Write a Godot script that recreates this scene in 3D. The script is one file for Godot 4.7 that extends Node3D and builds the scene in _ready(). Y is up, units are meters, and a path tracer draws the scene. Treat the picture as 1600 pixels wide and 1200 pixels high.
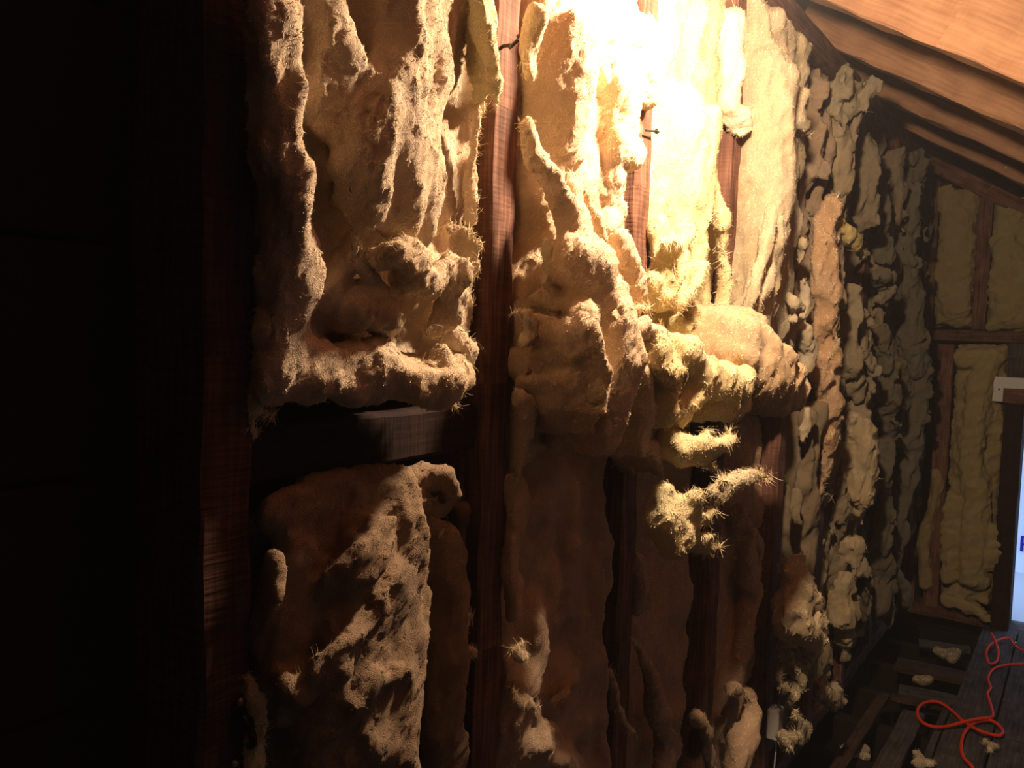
extends Node3D
# A small attic: a stud wall with torn glass wool batts, a bare bulb hanging at its top, rafters and an end wall.
# x runs along the stud wall away from the camera, y is up, z comes out of the wall; the stud faces lie at z = 0.

const EYE := Vector3(0, 1.14, 0.6)
const FOCAL := 1340.0          # in pixels of the 1600 x 1200 picture
const END := 3.95              # where the end wall's stud faces stand
const SLOPE := 0.58            # the roof falls away from the stud wall
const EAVE := 1.90             # underside of the rafters at z = 0
const LAMP := Vector3(1.12, 1.635, 0.25)

var cam_basis: Basis
var jobs: Array = []           # glass wool pieces still to be meshed
var taken := {}
var M := {}
var wool_noise: FastNoiseLite
var fine_noise: FastNoiseLite
var warp_noise: FastNoiseLite
var broad_noise: FastNoiseLite
var tint_noise: FastNoiseLite
var lock := Mutex.new()


func _ready():
	# ---- camera
	var away := deg_to_rad(56.2)
	var fw := Vector3(sin(away), 0, -cos(away))
	var rt := fw.cross(Vector3.UP)
	var p := deg_to_rad(3.8)
	var f2 := fw * cos(p) - Vector3.UP * sin(p)
	var u2 := Vector3.UP * cos(p) + fw * sin(p)
	var r := deg_to_rad(1.8)
	cam_basis = Basis(rt * cos(r) + u2 * sin(r), u2 * cos(r) - rt * sin(r), -f2)
	var cam := Camera3D.new()
	cam.name = "camera"
	add_child(cam)
	cam.transform = Transform3D(cam_basis, EYE)
	cam.fov = rad_to_deg(2.0 * atan(600.0 / FOCAL))
	cam.near = 0.02
	cam.current = true
	# ---- sky and exposure
	var sky := ProceduralSkyMaterial.new()
	sky.sky_top_color = Color(0.66, 0.78, 0.97)
	sky.sky_horizon_color = Color(0.82, 0.89, 1.0)
	sky.ground_bottom_color = Color(0.3, 0.3, 0.32)
	sky.ground_horizon_color = Color(0.5, 0.55, 0.62)
	var env := Environment.new()
	env.background_mode = Environment.BG_SKY
	env.sky = Sky.new()
	env.sky.sky_material = sky
	env.background_energy_multiplier = 6.0
	env.tonemap_mode = Environment.TONE_MAPPER_LINEAR
	env.tonemap_exposure = 1.0
	env.sdfgi_enabled = true
	env.ssao_enabled = true
	env.ssil_enabled = true
	var we := WorldEnvironment.new()
	we.name = "world_environment"
	we.environment = env
	add_child(we)
	# ---- the bulb's light (the bulb itself is built in hanging_bulb)
	var lamp := OmniLight3D.new()
	lamp.name = "bulb_light"
	lamp.position = LAMP
	lamp.light_color = Color(1.0, 0.872, 0.735)
	lamp.light_energy = 1.62
	lamp.omni_range = 8.0
	lamp.omni_attenuation = 2.0
	lamp.light_size = 0.03
	lamp.shadow_enabled = true
	add_child(lamp)

	# ---- thin haze added to imitate lens glare around the bulb
	env.volumetric_fog_enabled = true
	env.volumetric_fog_density = 0.0
	var veil := FogVolume.new()
	veil.name = "glare_haze"
	veil.size = Vector3(5.3, 1.62, 1.9)
	veil.position = Vector3(1.25, 0.83, 1.09)
	var dm := FogMaterial.new()
	dm.density = 0.007
	dm.albedo = Color(0.95, 0.93, 0.95)
	veil.material = dm
	veil.set_meta("kind", "stuff")
	veil.set_meta("label", "thin added haze imitating lens glare from the bulb")
	veil.set_meta("category", "haze")
	add_child(veil)

	make_noises()
	make_materials()
	shell()
	studs_and_rafters()
	floor_boards()
	hanging_bulb()
	end_wall()
	wool_on_stud_wall()
	wool_on_end_wall()
	small_things()
	run_jobs()


# ---------------------------------------------------------------- where a pixel of the photograph lies on a plane

func ray(px: float, py: float) -> Vector3:
	return -cam_basis.z + cam_basis.x * ((px - 800.0) / FOCAL) + cam_basis.y * ((600.0 - py) / FOCAL)

func on_wall(px: float, py: float, z: float) -> Vector3:
	var d := ray(px, py)
	return EYE + d * ((z - EYE.z) / d.z)

func on_floor(px: float, py: float, y := 0.0) -> Vector3:
	var d := ray(px, py)
	return EYE + d * ((y - EYE.y) / d.y)

func on_end(px: float, py: float, x: float) -> Vector3:
	var d := ray(px, py)
	return EYE + d * ((x - EYE.x) / d.x)


# ---------------------------------------------------------------- nodes

func numbered(called: String) -> String:
	taken[called] = taken.get(called, -1) + 1
	return called if taken[called] == 0 else "%s_%03d" % [called, taken[called]]

func thing(called: String, label: String, category: String, at: Vector3, group := "") -> Node3D:
	var o := Node3D.new()
	o.name = numbered(called)
	o.position = at
	tag(o, label, category, group)
	add_child(o)
	return o

func tag(o: Node3D, label: String, category: String, group := ""):
	o.set_meta("label", label)
	o.set_meta("category", category)
	if group:
		o.set_meta("group", group)

func structure(called: String, label: String, at := Vector3.ZERO) -> Node3D:
	var o := Node3D.new()
	o.name = called
	o.position = at
	o.set_meta("kind", "structure")
	o.set_meta("label", label)
	o.set_meta("category", called.split("_")[0])
	add_child(o)
	return o

func put(called: String, mesh: Mesh, mat: Material, parent: Node3D, label := "") -> MeshInstance3D:
	var o := MeshInstance3D.new()
	o.name = called
	o.mesh = mesh
	o.material_override = mat
	o.cast_shadow = GeometryInstance3D.SHADOW_CASTING_SETTING_ON
	if label:
		o.set_meta("label", label)
	parent.add_child(o, true)
	return o


# ---------------------------------------------------------------- noises, textures, materials

func noise(s: int, freq: float, octaves := 1, kind := FastNoiseLite.TYPE_SIMPLEX_SMOOTH) -> FastNoiseLite:
	var n := FastNoiseLite.new()
	n.seed = s
	n.noise_type = kind
	n.frequency = freq
	n.fractal_type = FastNoiseLite.FRACTAL_NONE if octaves == 1 else FastNoiseLite.FRACTAL_FBM
	n.fractal_octaves = octaves
	return n

func make_noises():
	wool_noise = noise(11, 22.0, 3)
	wool_noise.domain_warp_enabled = true
	wool_noise.domain_warp_amplitude = 0.03
	wool_noise.domain_warp_frequency = 14.0
	fine_noise = noise(5, 62.0, 3)
	fine_noise.fractal_type = FastNoiseLite.FRACTAL_RIDGED
	fine_noise.domain_warp_enabled = true
	fine_noise.domain_warp_amplitude = 0.025
	fine_noise.domain_warp_frequency = 30.0
	warp_noise = noise(17, 16.0, 3)
	warp_noise.fractal_gain = 0.42
	broad_noise = noise(3, 7.0, 2)
	tint_noise = noise(8, 18.0, 3)

func texture(im: Image) -> ImageTexture:
	im.generate_mipmaps()
	return ImageTexture.create_from_image(im)

func fibre_image(side: int, strokes: int, rng_seed: int) -> Image:
	# many thin curved strands laid over each other
	var v := PackedFloat32Array()
	v.resize(side * side)
	v.fill(0.35)
	var g := RandomNumberGenerator.new()
	g.seed = rng_seed
	var flow := noise(rng_seed, 0.004, 2)
	for i in strokes:
		var x := g.randf() * side
		var y := g.randf() * side
		var a := flow.get_noise_2d(x, y) * 3.0 + g.randfn(0.0, 0.55) + 1.4
		var bend := g.randfn(0.0, 0.012)
		var bright := g.randf_range(0.1, 1.0)
		for k in g.randi_range(30, 110):
			x += cos(a)
			y += sin(a)
			a += bend
			var at := posmod(int(y), side) * side + posmod(int(x), side)
			v[at] = lerpf(v[at], bright, 0.55)
	var b := PackedByteArray()
	b.resize(side * side)
	for i in side * side:
		b[i] = int(clampf(v[i], 0.0, 1.0) * 255.0)
	return Image.create_from_data(side, side, false, Image.FORMAT_L8, b)

func wood_images(side: int, rng_seed: int, low: Color, high: Color, saw := 0.3) -> Array:
	# grain along v; saw marks across it
	var long := noise(rng_seed, 0.02, 4)
	var cross := noise(rng_seed + 1, 0.02, 3)
	var blot := noise(rng_seed + 2, 0.008, 3)
	var c := PackedByteArray()
	var h := PackedByteArray()
	c.resize(side * side * 3)
	h.resize(side * side)
	for y in side:
		for x in side:
			var xs := float(x)
			var ys := float(y)
			var g := long.get_noise_2d(xs * 3.2, ys * 0.16)
			var s := cross.get_noise_2d(xs * 0.35, ys * 4.5)
			var b := blot.get_noise_2d(xs, ys * 0.7)
			var t := clampf(0.5 + g * 0.5 + s * saw * 0.4 + b * 0.45, 0.0, 1.0)
			var k := low.lerp(high, t)
			var i := (y * side + x) * 3
			c[i] = int(k.r * 255.0)
			c[i + 1] = int(k.g * 255.0)
			c[i + 2] = int(k.b * 255.0)
			h[y * side + x] = int(clampf(0.5 + g * 0.5 + s * saw, 0.0, 1.0) * 255.0)
	return [Image.create_from_data(side, side, false, Image.FORMAT_RGB8, c), Image.create_from_data(side, side, false, Image.FORMAT_L8, h)]

func plain(called: String, c: Color, rough := 0.9, metal := 0.0) -> StandardMaterial3D:
	var m := StandardMaterial3D.new()
	m.resource_name = called
	m.albedo_color = c
	m.roughness = rough
	m.metallic = metal
	m.metallic_specular = 0.3
	M[called] = m
	return m

func wood(called: String, images: Array, tint: Color, bump := 0.12) -> StandardMaterial3D:
	var m := plain(called, tint, 0.85)
	m.albedo_texture = images[0]
	m.heightmap_enabled = true
	m.heightmap_texture = images[1]
	m.heightmap_scale = bump
	return m

func make_wool(called: String, c: Color, fibre: Texture2D) -> StandardMaterial3D:
	var m := plain(called, c, 1.0)
	m.metallic_specular = 0.1
	m.vertex_color_use_as_albedo = true
	m.uv1_triplanar = true
	m.uv1_scale = Vector3(4.5, 4.5, 4.5)
	m.heightmap_enabled = true
	m.heightmap_texture = fibre
	m.heightmap_scale = 0.3
	m.rim_enabled = true
	m.rim = 0.35
	m.rim_tint = 0.7
	return m

func make_materials():
	var fibre := texture(fibre_image(1024, 16000, 4))
	make_wool("wool_cream", Color(0.85, 0.79, 0.67), fibre)
	make_wool("wool_tan", Color(0.84, 0.745, 0.63), fibre)
	make_wool("wool_yellow", Color(0.87, 0.81, 0.62), fibre)
	make_wool("wool_grey", Color(0.72, 0.68, 0.57), fibre)
	plain("dimmed_hair", Color(0.5, 0.44, 0.36), 0.9)  # darker fibres, to go with wool tinted down in place of shade
	plain("wool_hair", Color(0.9, 0.82, 0.66), 0.9)
	var w := wood_images(512, 21, Color(0.27, 0.18, 0.14), Color(0.52, 0.37, 0.30))
	var pair := [texture(w[0]), texture(w[1])]
	wood("rough_wood", pair, Color(1, 1, 1), 0.14)
	var dw := wood_images(512, 71, Color(0.25, 0.17, 0.13), Color(0.45, 0.33, 0.27), 0.7)
	wood("dark_wood", [texture(dw[0]), texture(dw[1])], Color(1, 1, 1), 0.35)
	var rw := wood_images(512, 57, Color(0.52, 0.38, 0.28), Color(0.64, 0.49, 0.37))
	wood("rafter_wood", [texture(rw[0]), texture(rw[1])], Color(1, 1, 1), 0.04)
	var fl := wood_images(512, 33, Color(0.25, 0.22, 0.19), Color(0.5, 0.46, 0.4))
	var pair2 := [texture(fl[0]), texture(fl[1])]
	wood("grey_board", pair2, Color(0.72, 0.73, 0.77), 0.08)
	wood("brown_board", pair2, Color(0.66, 0.55, 0.47), 0.08)
	wood("darkened_wood", [texture(dw[0]), M.dark_wood.heightmap_texture], Color(0.45, 0.43, 0.44), 0.05)  # dark wood tinted down further, painting in the shade on the noggins
	wood("near_wood", [M.darkened_wood.albedo_texture, M.darkened_wood.heightmap_texture], Color(0.85, 0.8, 0.8), 0.1)
	plain("felt", Color(0.07, 0.06, 0.055), 1.0)
	plain("dark_deck", Color(0.13, 0.105, 0.095), 0.95)
	plain("iron", Color(0.16, 0.16, 0.17), 0.3, 0.8)
	plain("steel", Color(0.35, 0.33, 0.32), 0.4, 0.9)
	plain("bright_tip", Color(0.85, 0.85, 0.85), 0.3, 0.6)
	plain("white_plastic", Color(0.82, 0.81, 0.78), 0.5)
	plain("porcelain", Color(0.88, 0.87, 0.84), 0.25)
	plain("cord_orange", Color(0.85, 0.22, 0.06), 0.55)
	plain("cable_black", Color(0.03, 0.03, 0.03), 0.5)
	plain("house_wrap", Color(0.86, 0.89, 0.94), 0.6)
	plain("print_purple", Color(0.13, 0.10, 0.55), 0.6)
	plain("concrete", Color(0.62, 0.63, 0.65), 0.9)
	var g := plain("bulb_glass", Color(1, 0.95, 0.85), 0.3)
	g.emission_enabled = true
	g.emission = Color(1.0, 0.88, 0.68)
	g.emission_energy_multiplier = 6.0


# ---------------------------------------------------------------- boards and simple shapes

# A sawn board from a to b: w across (along dir), t thick. Its edges are eased and waver a little.
func board(a: Vector3, b: Vector3, dir: Vector3, w: float, t: float, s := 0, wave := 0.0015, steps := 24) -> ArrayMesh:
	var st := SurfaceTool.new()
	st.begin(Mesh.PRIMITIVE_TRIANGLES)
	var n := noise(s + 100, 6.0, 3)
	var along := (b - a).normalized()
	var side := (dir - along * dir.dot(along)).normalized()
	var face := side.cross(along).normalized()
	var c := minf(0.004, minf(w, t) * 0.2)
	var ring := [Vector2(-w / 2 + c, -t / 2), Vector2(w / 2 - c, -t / 2), Vector2(w / 2, -t / 2 + c), Vector2(w / 2, t / 2 - c), Vector2(w / 2 - c, t / 2), Vector2(-w / 2 + c, t / 2), Vector2(-w / 2, t / 2 - c), Vector2(-w / 2, -t / 2 + c)]
	var length := a.distance_to(b)
	var around := 0.0
	var shift := s * 0.37
	for k in 8:
		var p0: Vector2 = ring[k]
		var p1: Vector2 = ring[(k + 1) % 8]
		var step := p0.distance_to(p1)
		for i in steps:
			var quad := []
			for q in [[i, 0], [i + 1, 0], [i + 1, 1], [i, 1]]:
				var y: float = length * q[0] / steps
				var j: int = (k + q[1]) % 8
				var c2: Vector2 = ring[j]
				var wob := Vector2(n.get_noise_2d(y, j * 0.35), n.get_noise_2d(y + 9.0, j * 0.35)) * wave * 2.0
				var p := c2 + wob
				var around_q: float = around + (step if q[1] == 1 else 0.0)
				quad.append([a + along * y + side * p.x + face * p.y, Vector2(around_q * 3.0 + shift, y * 3.0 + shift)])
			for q in [0, 2, 1, 0, 3, 2]:
				st.set_uv(quad[q][1])
				st.set_smooth_group(k)
				st.add_vertex(quad[q][0])
		around += step
	for e in 2:
		var y: float = length * e
		for k in range(1, 7):
			var tri := [0, k + 1, k]
			if e == 1:
				tri = [0, k, k + 1]
			for j in tri:
				var c2: Vector2 = ring[j]
				var wob := Vector2(n.get_noise_2d(y, j * 0.35), n.get_noise_2d(y + 9.0, j * 0.35)) * wave * 2.0
				var p := c2 + wob
				st.set_uv(p * 3.0)
				st.set_smooth_group(20 + e)
				st.add_vertex(a + along * y + side * p.x + face * p.y)
	st.generate_normals()
	return st.commit()

func block(size: Vector3, at: Vector3, ease := 0.003, basis := Basis.IDENTITY) -> ArrayMesh:
	var up := basis * Vector3(0, size.y / 2, 0)
	return board(at - up, at + up, basis * Vector3(1, 0, 0), size.x, size.z, 1, 0.0, 1)

func tube(points: Array, radius: float, sides := 8, taper := 1.0, smooth := 0) -> ArrayMesh:
	var c := Curve3D.new()
	for i in points.size():
		var before: Vector3 = points[maxi(i - 1, 0)]
		var after: Vector3 = points[mini(i + 1, points.size() - 1)]
		var h := (after - before) / 6.0
		c.add_point(points[i], -h, h)
	c.bake_interval = 0.004
	var n := maxi(2, smooth if smooth else points.size() * 6)
	var rows := []
	var side := Vector3.ZERO
	for i in n + 1:
		var at := c.sample_baked(c.get_baked_length() * i / n, true)
		var next := c.sample_baked(minf(c.get_baked_length() * (i + 0.3) / n, c.get_baked_length()), true)
		var prev := c.sample_baked(maxf(c.get_baked_length() * (i - 0.3) / n, 0.0), true)
		var d := (next - prev).normalized()
		if side == Vector3.ZERO:
			side = d.cross(Vector3(0.31, 0.87, 0.41)).normalized()
		side = (side - d * side.dot(d)).normalized()
		var other := d.cross(side)
		var row := []
		var rr := radius * lerpf(1.0, taper, float(i) / n)
		for k in sides:
			var a := TAU * k / sides
			row.append(at + (side * cos(a) + other * sin(a)) * rr)
		rows.append(row)
	var st := SurfaceTool.new()
	st.begin(Mesh.PRIMITIVE_TRIANGLES)
	for i in n:
		for k in sides:
			var k2 := (k + 1) % sides
			for v in [rows[i][k], rows[i + 1][k], rows[i + 1][k2], rows[i][k], rows[i + 1][k2], rows[i][k2]]:
				st.add_vertex(v)
	for e in [0, n]:
		for k in range(1, sides - 1):
			var tri := [0, k + 1, k] if e == n else [0, k, k + 1]
			for j in tri:
				st.set_smooth_group(2)
				st.add_vertex(rows[e][j])
	st.generate_normals()
	return st.commit()

func lathe(profile: Array, at: Vector3, axis := Vector3.UP, sides := 24) -> ArrayMesh:
	var st := SurfaceTool.new()
	st.begin(Mesh.PRIMITIVE_TRIANGLES)
	var side := axis.cross(Vector3(0.9, 0.1, 0.4)).normalized()
	var other := axis.cross(side)
	for i in profile.size() - 1:
		for k in sides:
			var quad := []
			for q in [[i, k], [i + 1, k], [i + 1, k + 1], [i, k + 1]]:
				var pr: Vector2 = profile[q[0]]
				var a: float = TAU * q[1] / sides
				quad.append(at + axis * pr.y + (side * cos(a) + other * sin(a)) * pr.x)
			for q in [0, 1, 2, 0, 2, 3]:
				st.add_vertex(quad[q])
	st.generate_normals()
	return st.commit()


# ---------------------------------------------------------------- the room

func roof_y(z: float) -> float:
	return EAVE - SLOPE * z

func shell():
	var o := structure("wall_back", "dark board sheathing behind the studs")
	for i in 11:
		put("plank", board(Vector3(-1.6, -0.1 + i * 0.2, -0.112), Vector3(4.2, -0.1 + i * 0.2, -0.112), Vector3.UP, 0.196, 0.02, i, 0.001, 8), M.dark_deck, o)
	put("building_felt", block(Vector3(5.9, 2.5, 0.03), Vector3(1.3, 1.05, -0.14)), M.felt, o)
	o = structure("wall_left", "dark boarded wall behind the viewer")
	put("plank", block(Vector3(0.05, 2.6, 3.9), Vector3(-1.6, 1.1, 1.75)), M.dark_deck, o)
	o = structure("floor", "old attic floor with boards missing beside the wall")
	put("subfloor", block(Vector3(5.7, 0.04, 3.9), Vector3(1.2, -0.2, 1.75)), M.dark_deck, o)
	# joists cross the attic under the boards
	for i in 8:
		var x := 1.98 + i * 0.28
		put("joist", board(Vector3(x, -0.125, 0.0), Vector3(x, -0.125, 1.6), Vector3.RIGHT, 0.045, 0.12, i, 0.001, 8), M.dark_deck, o)
	o = structure("roof", "rafter roof sloping down from the stud wall")
	var down := Vector3(0, -SLOPE, 1).normalized()
	var up := Vector3(0, 1, SLOPE).normalized()
	var start := Vector3(0, EAVE + 0.165, 0) - down * 0.2
	for i in 24:
		var c := start + down * (0.085 + 0.17 * i) + up * 0.012
		put("plank", board(Vector3(-1.7, c.y, c.z), Vector3(4.2, c.y, c.z), down, 0.167, 0.022, i + 40, 0.001, 6), M.rough_wood, o)
	var mid := start + down * 2.0 + up * 0.04
	put("roof_cover", board(Vector3(-1.75, mid.y, mid.z), Vector3(4.3, mid.y, mid.z), down, 4.4, 0.03, 1, 0.0, 1), M.felt, o)


func studs_and_rafters():
	var names := [
		"rough sawn dark stud nearest the viewer with a black iron hook low down",
		"red brown stud with a bent nail near its top",
		"red brown stud lit pink beside the bulb with a straight nail in it",
		"stud crossed by the big roll of torn wool right of the bulb",
		"dark stud carrying the small white box near the floor",
		"stud half hidden behind the long orange wool roll",
		"stud behind the yellow tuft and the pillow of wool",
		"shadowed stud two bays before the end wall",
		"shadowed last stud before the attic corner",
	]
	var right := [0.495, 0.892, 1.28, 1.688, 2.115, 2.52, 2.925, 3.33, 3.735]
	for i in 9:
		var w := 0.053
		var x: float = right[i] - w / 2
		var o := thing("wall_stud", names[i], "stud", Vector3(x, 0.0, -0.05))
		var b := put("timber", board(Vector3(0, 0.02, 0), Vector3(0, 1.84, 0), Vector3.RIGHT, w, 0.10, i * 3 + 2, 0.003 if i == 0 else 0.002, 90), M.near_wood if i == 0 else M.rough_wood, o)
		b.set_meta("label", "sawn timber of the stud")
		if i == 0:
			put("nail_tip", lathe([Vector2(0.0022, 0), Vector2(0.0018, 0.003), Vector2(0.0001, 0.004)], on_wall(399, 402, 0.0) - Vector3(x, 0, -0.05), Vector3.BACK, 8), M.bright_tip, o)
		if i == 1:
			var n0 := on_wall(786, 72, 0.0)
			var at := Vector3(x, 0, -0.05)
			var pts := [n0 - at + Vector3(0, 0, -0.01), n0 - at + Vector3(0.002, 0, 0.010), on_wall(797, 74, 0.016) - at, on_wall(812, 60, 0.022) - at]
			put("bent_nail", tube(pts, 0.0022), M.steel, o)
			put("nail_head", lathe([Vector2(0.0001, 0), Vector2(0.005, 0), Vector2(0.005, 0.002), Vector2(0.0001, 0.002)], pts[3], Vector3(0.6, 0.7, 0.3).normalized(), 10), M.steel, o)
		if i == 2:
			var at := Vector3(x, 0, -0.05)
			put("nail", tube([on_wall(1009, 204, 0.008) - at, on_wall(1026, 205, 0.012) - at], 0.002), M.steel, o)
			put("nail_head", lathe([Vector2(0.0001, 0), Vector2(0.0045, 0), Vector2(0.0045, 0.002), Vector2(0.0001, 0.002)], on_wall(1026, 205, 0.012) - at, Vector3.RIGHT, 10), M.steel, o)
	# noggins between the studs
	for k in [[0.497, 0.837], [0.894, 1.226], [1.282, 1.634], [1.69, 2.06], [2.117, 2.466]]:
		var o := thing("noggin", ["flat timber block between the two nearest studs, bare under the sagging wool", "timber block hidden in the second bay behind pink wool", "timber block behind the torn tufts in the third bay", "timber block under the big roll of wool in the fourth bay", "timber block in the fifth bay behind the orange roll"][taken.get("noggin", -1) + 1], "timber block", Vector3(k[0], 1.018, -0.056))
		var l: float = k[1] - k[0]
		put("timber", board(Vector3.ZERO, Vector3(l, 0, 0), Vector3.UP, 0.054, 0.088, int(l * 1000), 0.002, 20), M.darkened_wood, o)
	var o := thing("top_plate", "long timber plate along the tops of the studs", "timber plate", Vector3(-0.5, 1.87, -0.05))
	put("timber", board(Vector3.ZERO, Vector3(4.4, 0, 0), Vector3.UP, 0.06, 0.1, 77, 0.002, 40), M.rough_wood, o)
	o = thing("sole_plate", "long timber plate under the studs at the floor", "timber plate", Vector3(-0.5, 0.0, -0.05))
	put("timber", board(Vector3.ZERO, Vector3(4.4, 0, 0), Vector3.UP, 0.05, 0.1, 78, 0.002, 40), M.dark_wood, o)
	var marks := ["nearest rafter, broad and lit orange by the bulb", "second rafter, lit along its lower half", "third rafter, thin strip under the second", "farthest dark rafter, just before the end wall"]
	var xs := [1.925, 2.43, 2.94, 3.44]
	var down := Vector3(0, -SLOPE, 1).normalized()
	var up := Vector3(0, 1, SLOPE).normalized()
	for i in 4:
		var c := Vector3(xs[i], EAVE, 0) + up * 0.07
		var q := thing("rafter", marks[i], "rafter", c)
		put("timber", board(-down * 0.14, down * 3.6, up, 0.14, 0.05, 50 + i, 0.003, 90), M.rafter_wood, q)
		if i == 2:
			put("nail_tip", lathe([Vector2(0.003, 0), Vector2(0.0035, 0.004), Vector2(0.0001, 0.006)], on_end(1572, 262, xs[i] - 0.027) - c, Vector3.LEFT, 8), M.bright_tip, q)


func hanging_bulb():
	var o := thing("hanging_bulb", "bare lit light bulb hanging in front of the wool at the wall top", "light bulb", LAMP)
	var glass := []
	for i in 15:
		var t := i / 14.0
		var y := lerpf(-0.034, 0.062, t)
		var rr := sqrt(maxf(0.0, 0.031 * 0.031 - pow(minf(y, 0.0), 2) * 0.83))
		if y > 0.0:
			rr = lerpf(0.031, 0.014, smoothstep(0.0, 0.055, y))
		glass.append(Vector2(maxf(rr, 0.0002), y))
	put("bulb", lathe(glass, Vector3.ZERO), M.bulb_glass, o, "glowing glass bulb")
	put("socket", lathe([Vector2(0.0001, 0.058), Vector2(0.018, 0.058), Vector2(0.021, 0.066), Vector2(0.021, 0.095), Vector2(0.012, 0.106), Vector2(0.005, 0.112), Vector2(0.0001, 0.112)], Vector3.ZERO), M.porcelain, o, "white porcelain socket")
	put("cord", tube([Vector3(0, 0.11, 0), Vector3(0.004, 0.2, 0.001), Vector3(-0.002, 0.33, 0), Vector3(0, roof_y(LAMP.z) + 0.163 - LAMP.y, 0)], 0.0035), M.cable_black, o)


func floor_boards():
	# [corner pixels of the board's long edge, width towards the room, thickness, height, material, label]
	var fixed := structure_child_floor()
	var list := [
		[Vector3(1.9, 0, 0.105), Vector3(2.95, 0, 0.118), 0.035, 0.022, "brown_board", "narrow red brown board lying along the dark gap by the wall"],
		[Vector3(2.2, 0, 0.215), Vector3(2.86, 0, 0.222), 0.062, 0.02, "grey_board", "short grey board ending at the orange cord loop"],
		[Vector3(3.03, 0, 0.15), Vector3(3.05, 0, 0.32), 0.07, 0.02, "grey_board", "dark grey board laid crosswise behind the cord loop"],
		[Vector3(3.27, 0, 0.10), Vector3(3.28, 0, 0.345), 0.11, 0.02, "brown_board", "broad brown board laid crosswise near the end wall"],
		[Vector3(3.56, 0, 0.13), Vector3(3.60, 0, 0.30), 0.05, 0.02, "grey_board", "farthest short grey board laid crosswise before the end wall"],
		[Vector3(2.95, 0, 0.14), Vector3(2.98, 0, 0.30), 0.03, 0.02, "brown_board", "narrow brown batten laid crosswise at the grey board's end"],
	]
	for b in list:
		var a: Vector3 = b[0]
		var e: Vector3 = b[1]
		var dir := Vector3.UP.cross(e - a).normalized()
		var mid := (a + e) / 2
		var o := thing("loose_board", b[5], "board", mid)
		put("plank", board(a - mid + Vector3(0, -0.019, 0), e - mid + Vector3(0, -0.019, 0), dir, b[2], b[3], int(b[2] * 1000), 0.002, 14), M[b[4]], o)
	# the boarded part of the floor
	for i in 9:
		var z := 0.375 + i * 0.125
		for j in 2:
			var x0 := (1.0 if j == 0 else 2.62 + 0.21 * (i % 3)) 
			var x1 := (2.615 + 0.21 * (i % 3) if j == 0 else 3.93)
			put("plank", board(Vector3(x0, -0.019, z), Vector3(x1, -0.019, z), Vector3.BACK, 0.12, 0.022, i * 2 + j, 0.0015, 14), M.grey_board, fixed)
	put("plank", board(Vector3(2.55, -0.019, 0.30), Vector3(3.0, -0.019, 0.30), Vector3.BACK, 0.02, 0.022, 91, 0.0015, 14), M.grey_board, fixed)

func structure_child_floor() -> Node3D:
	return get_node("floor")


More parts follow.
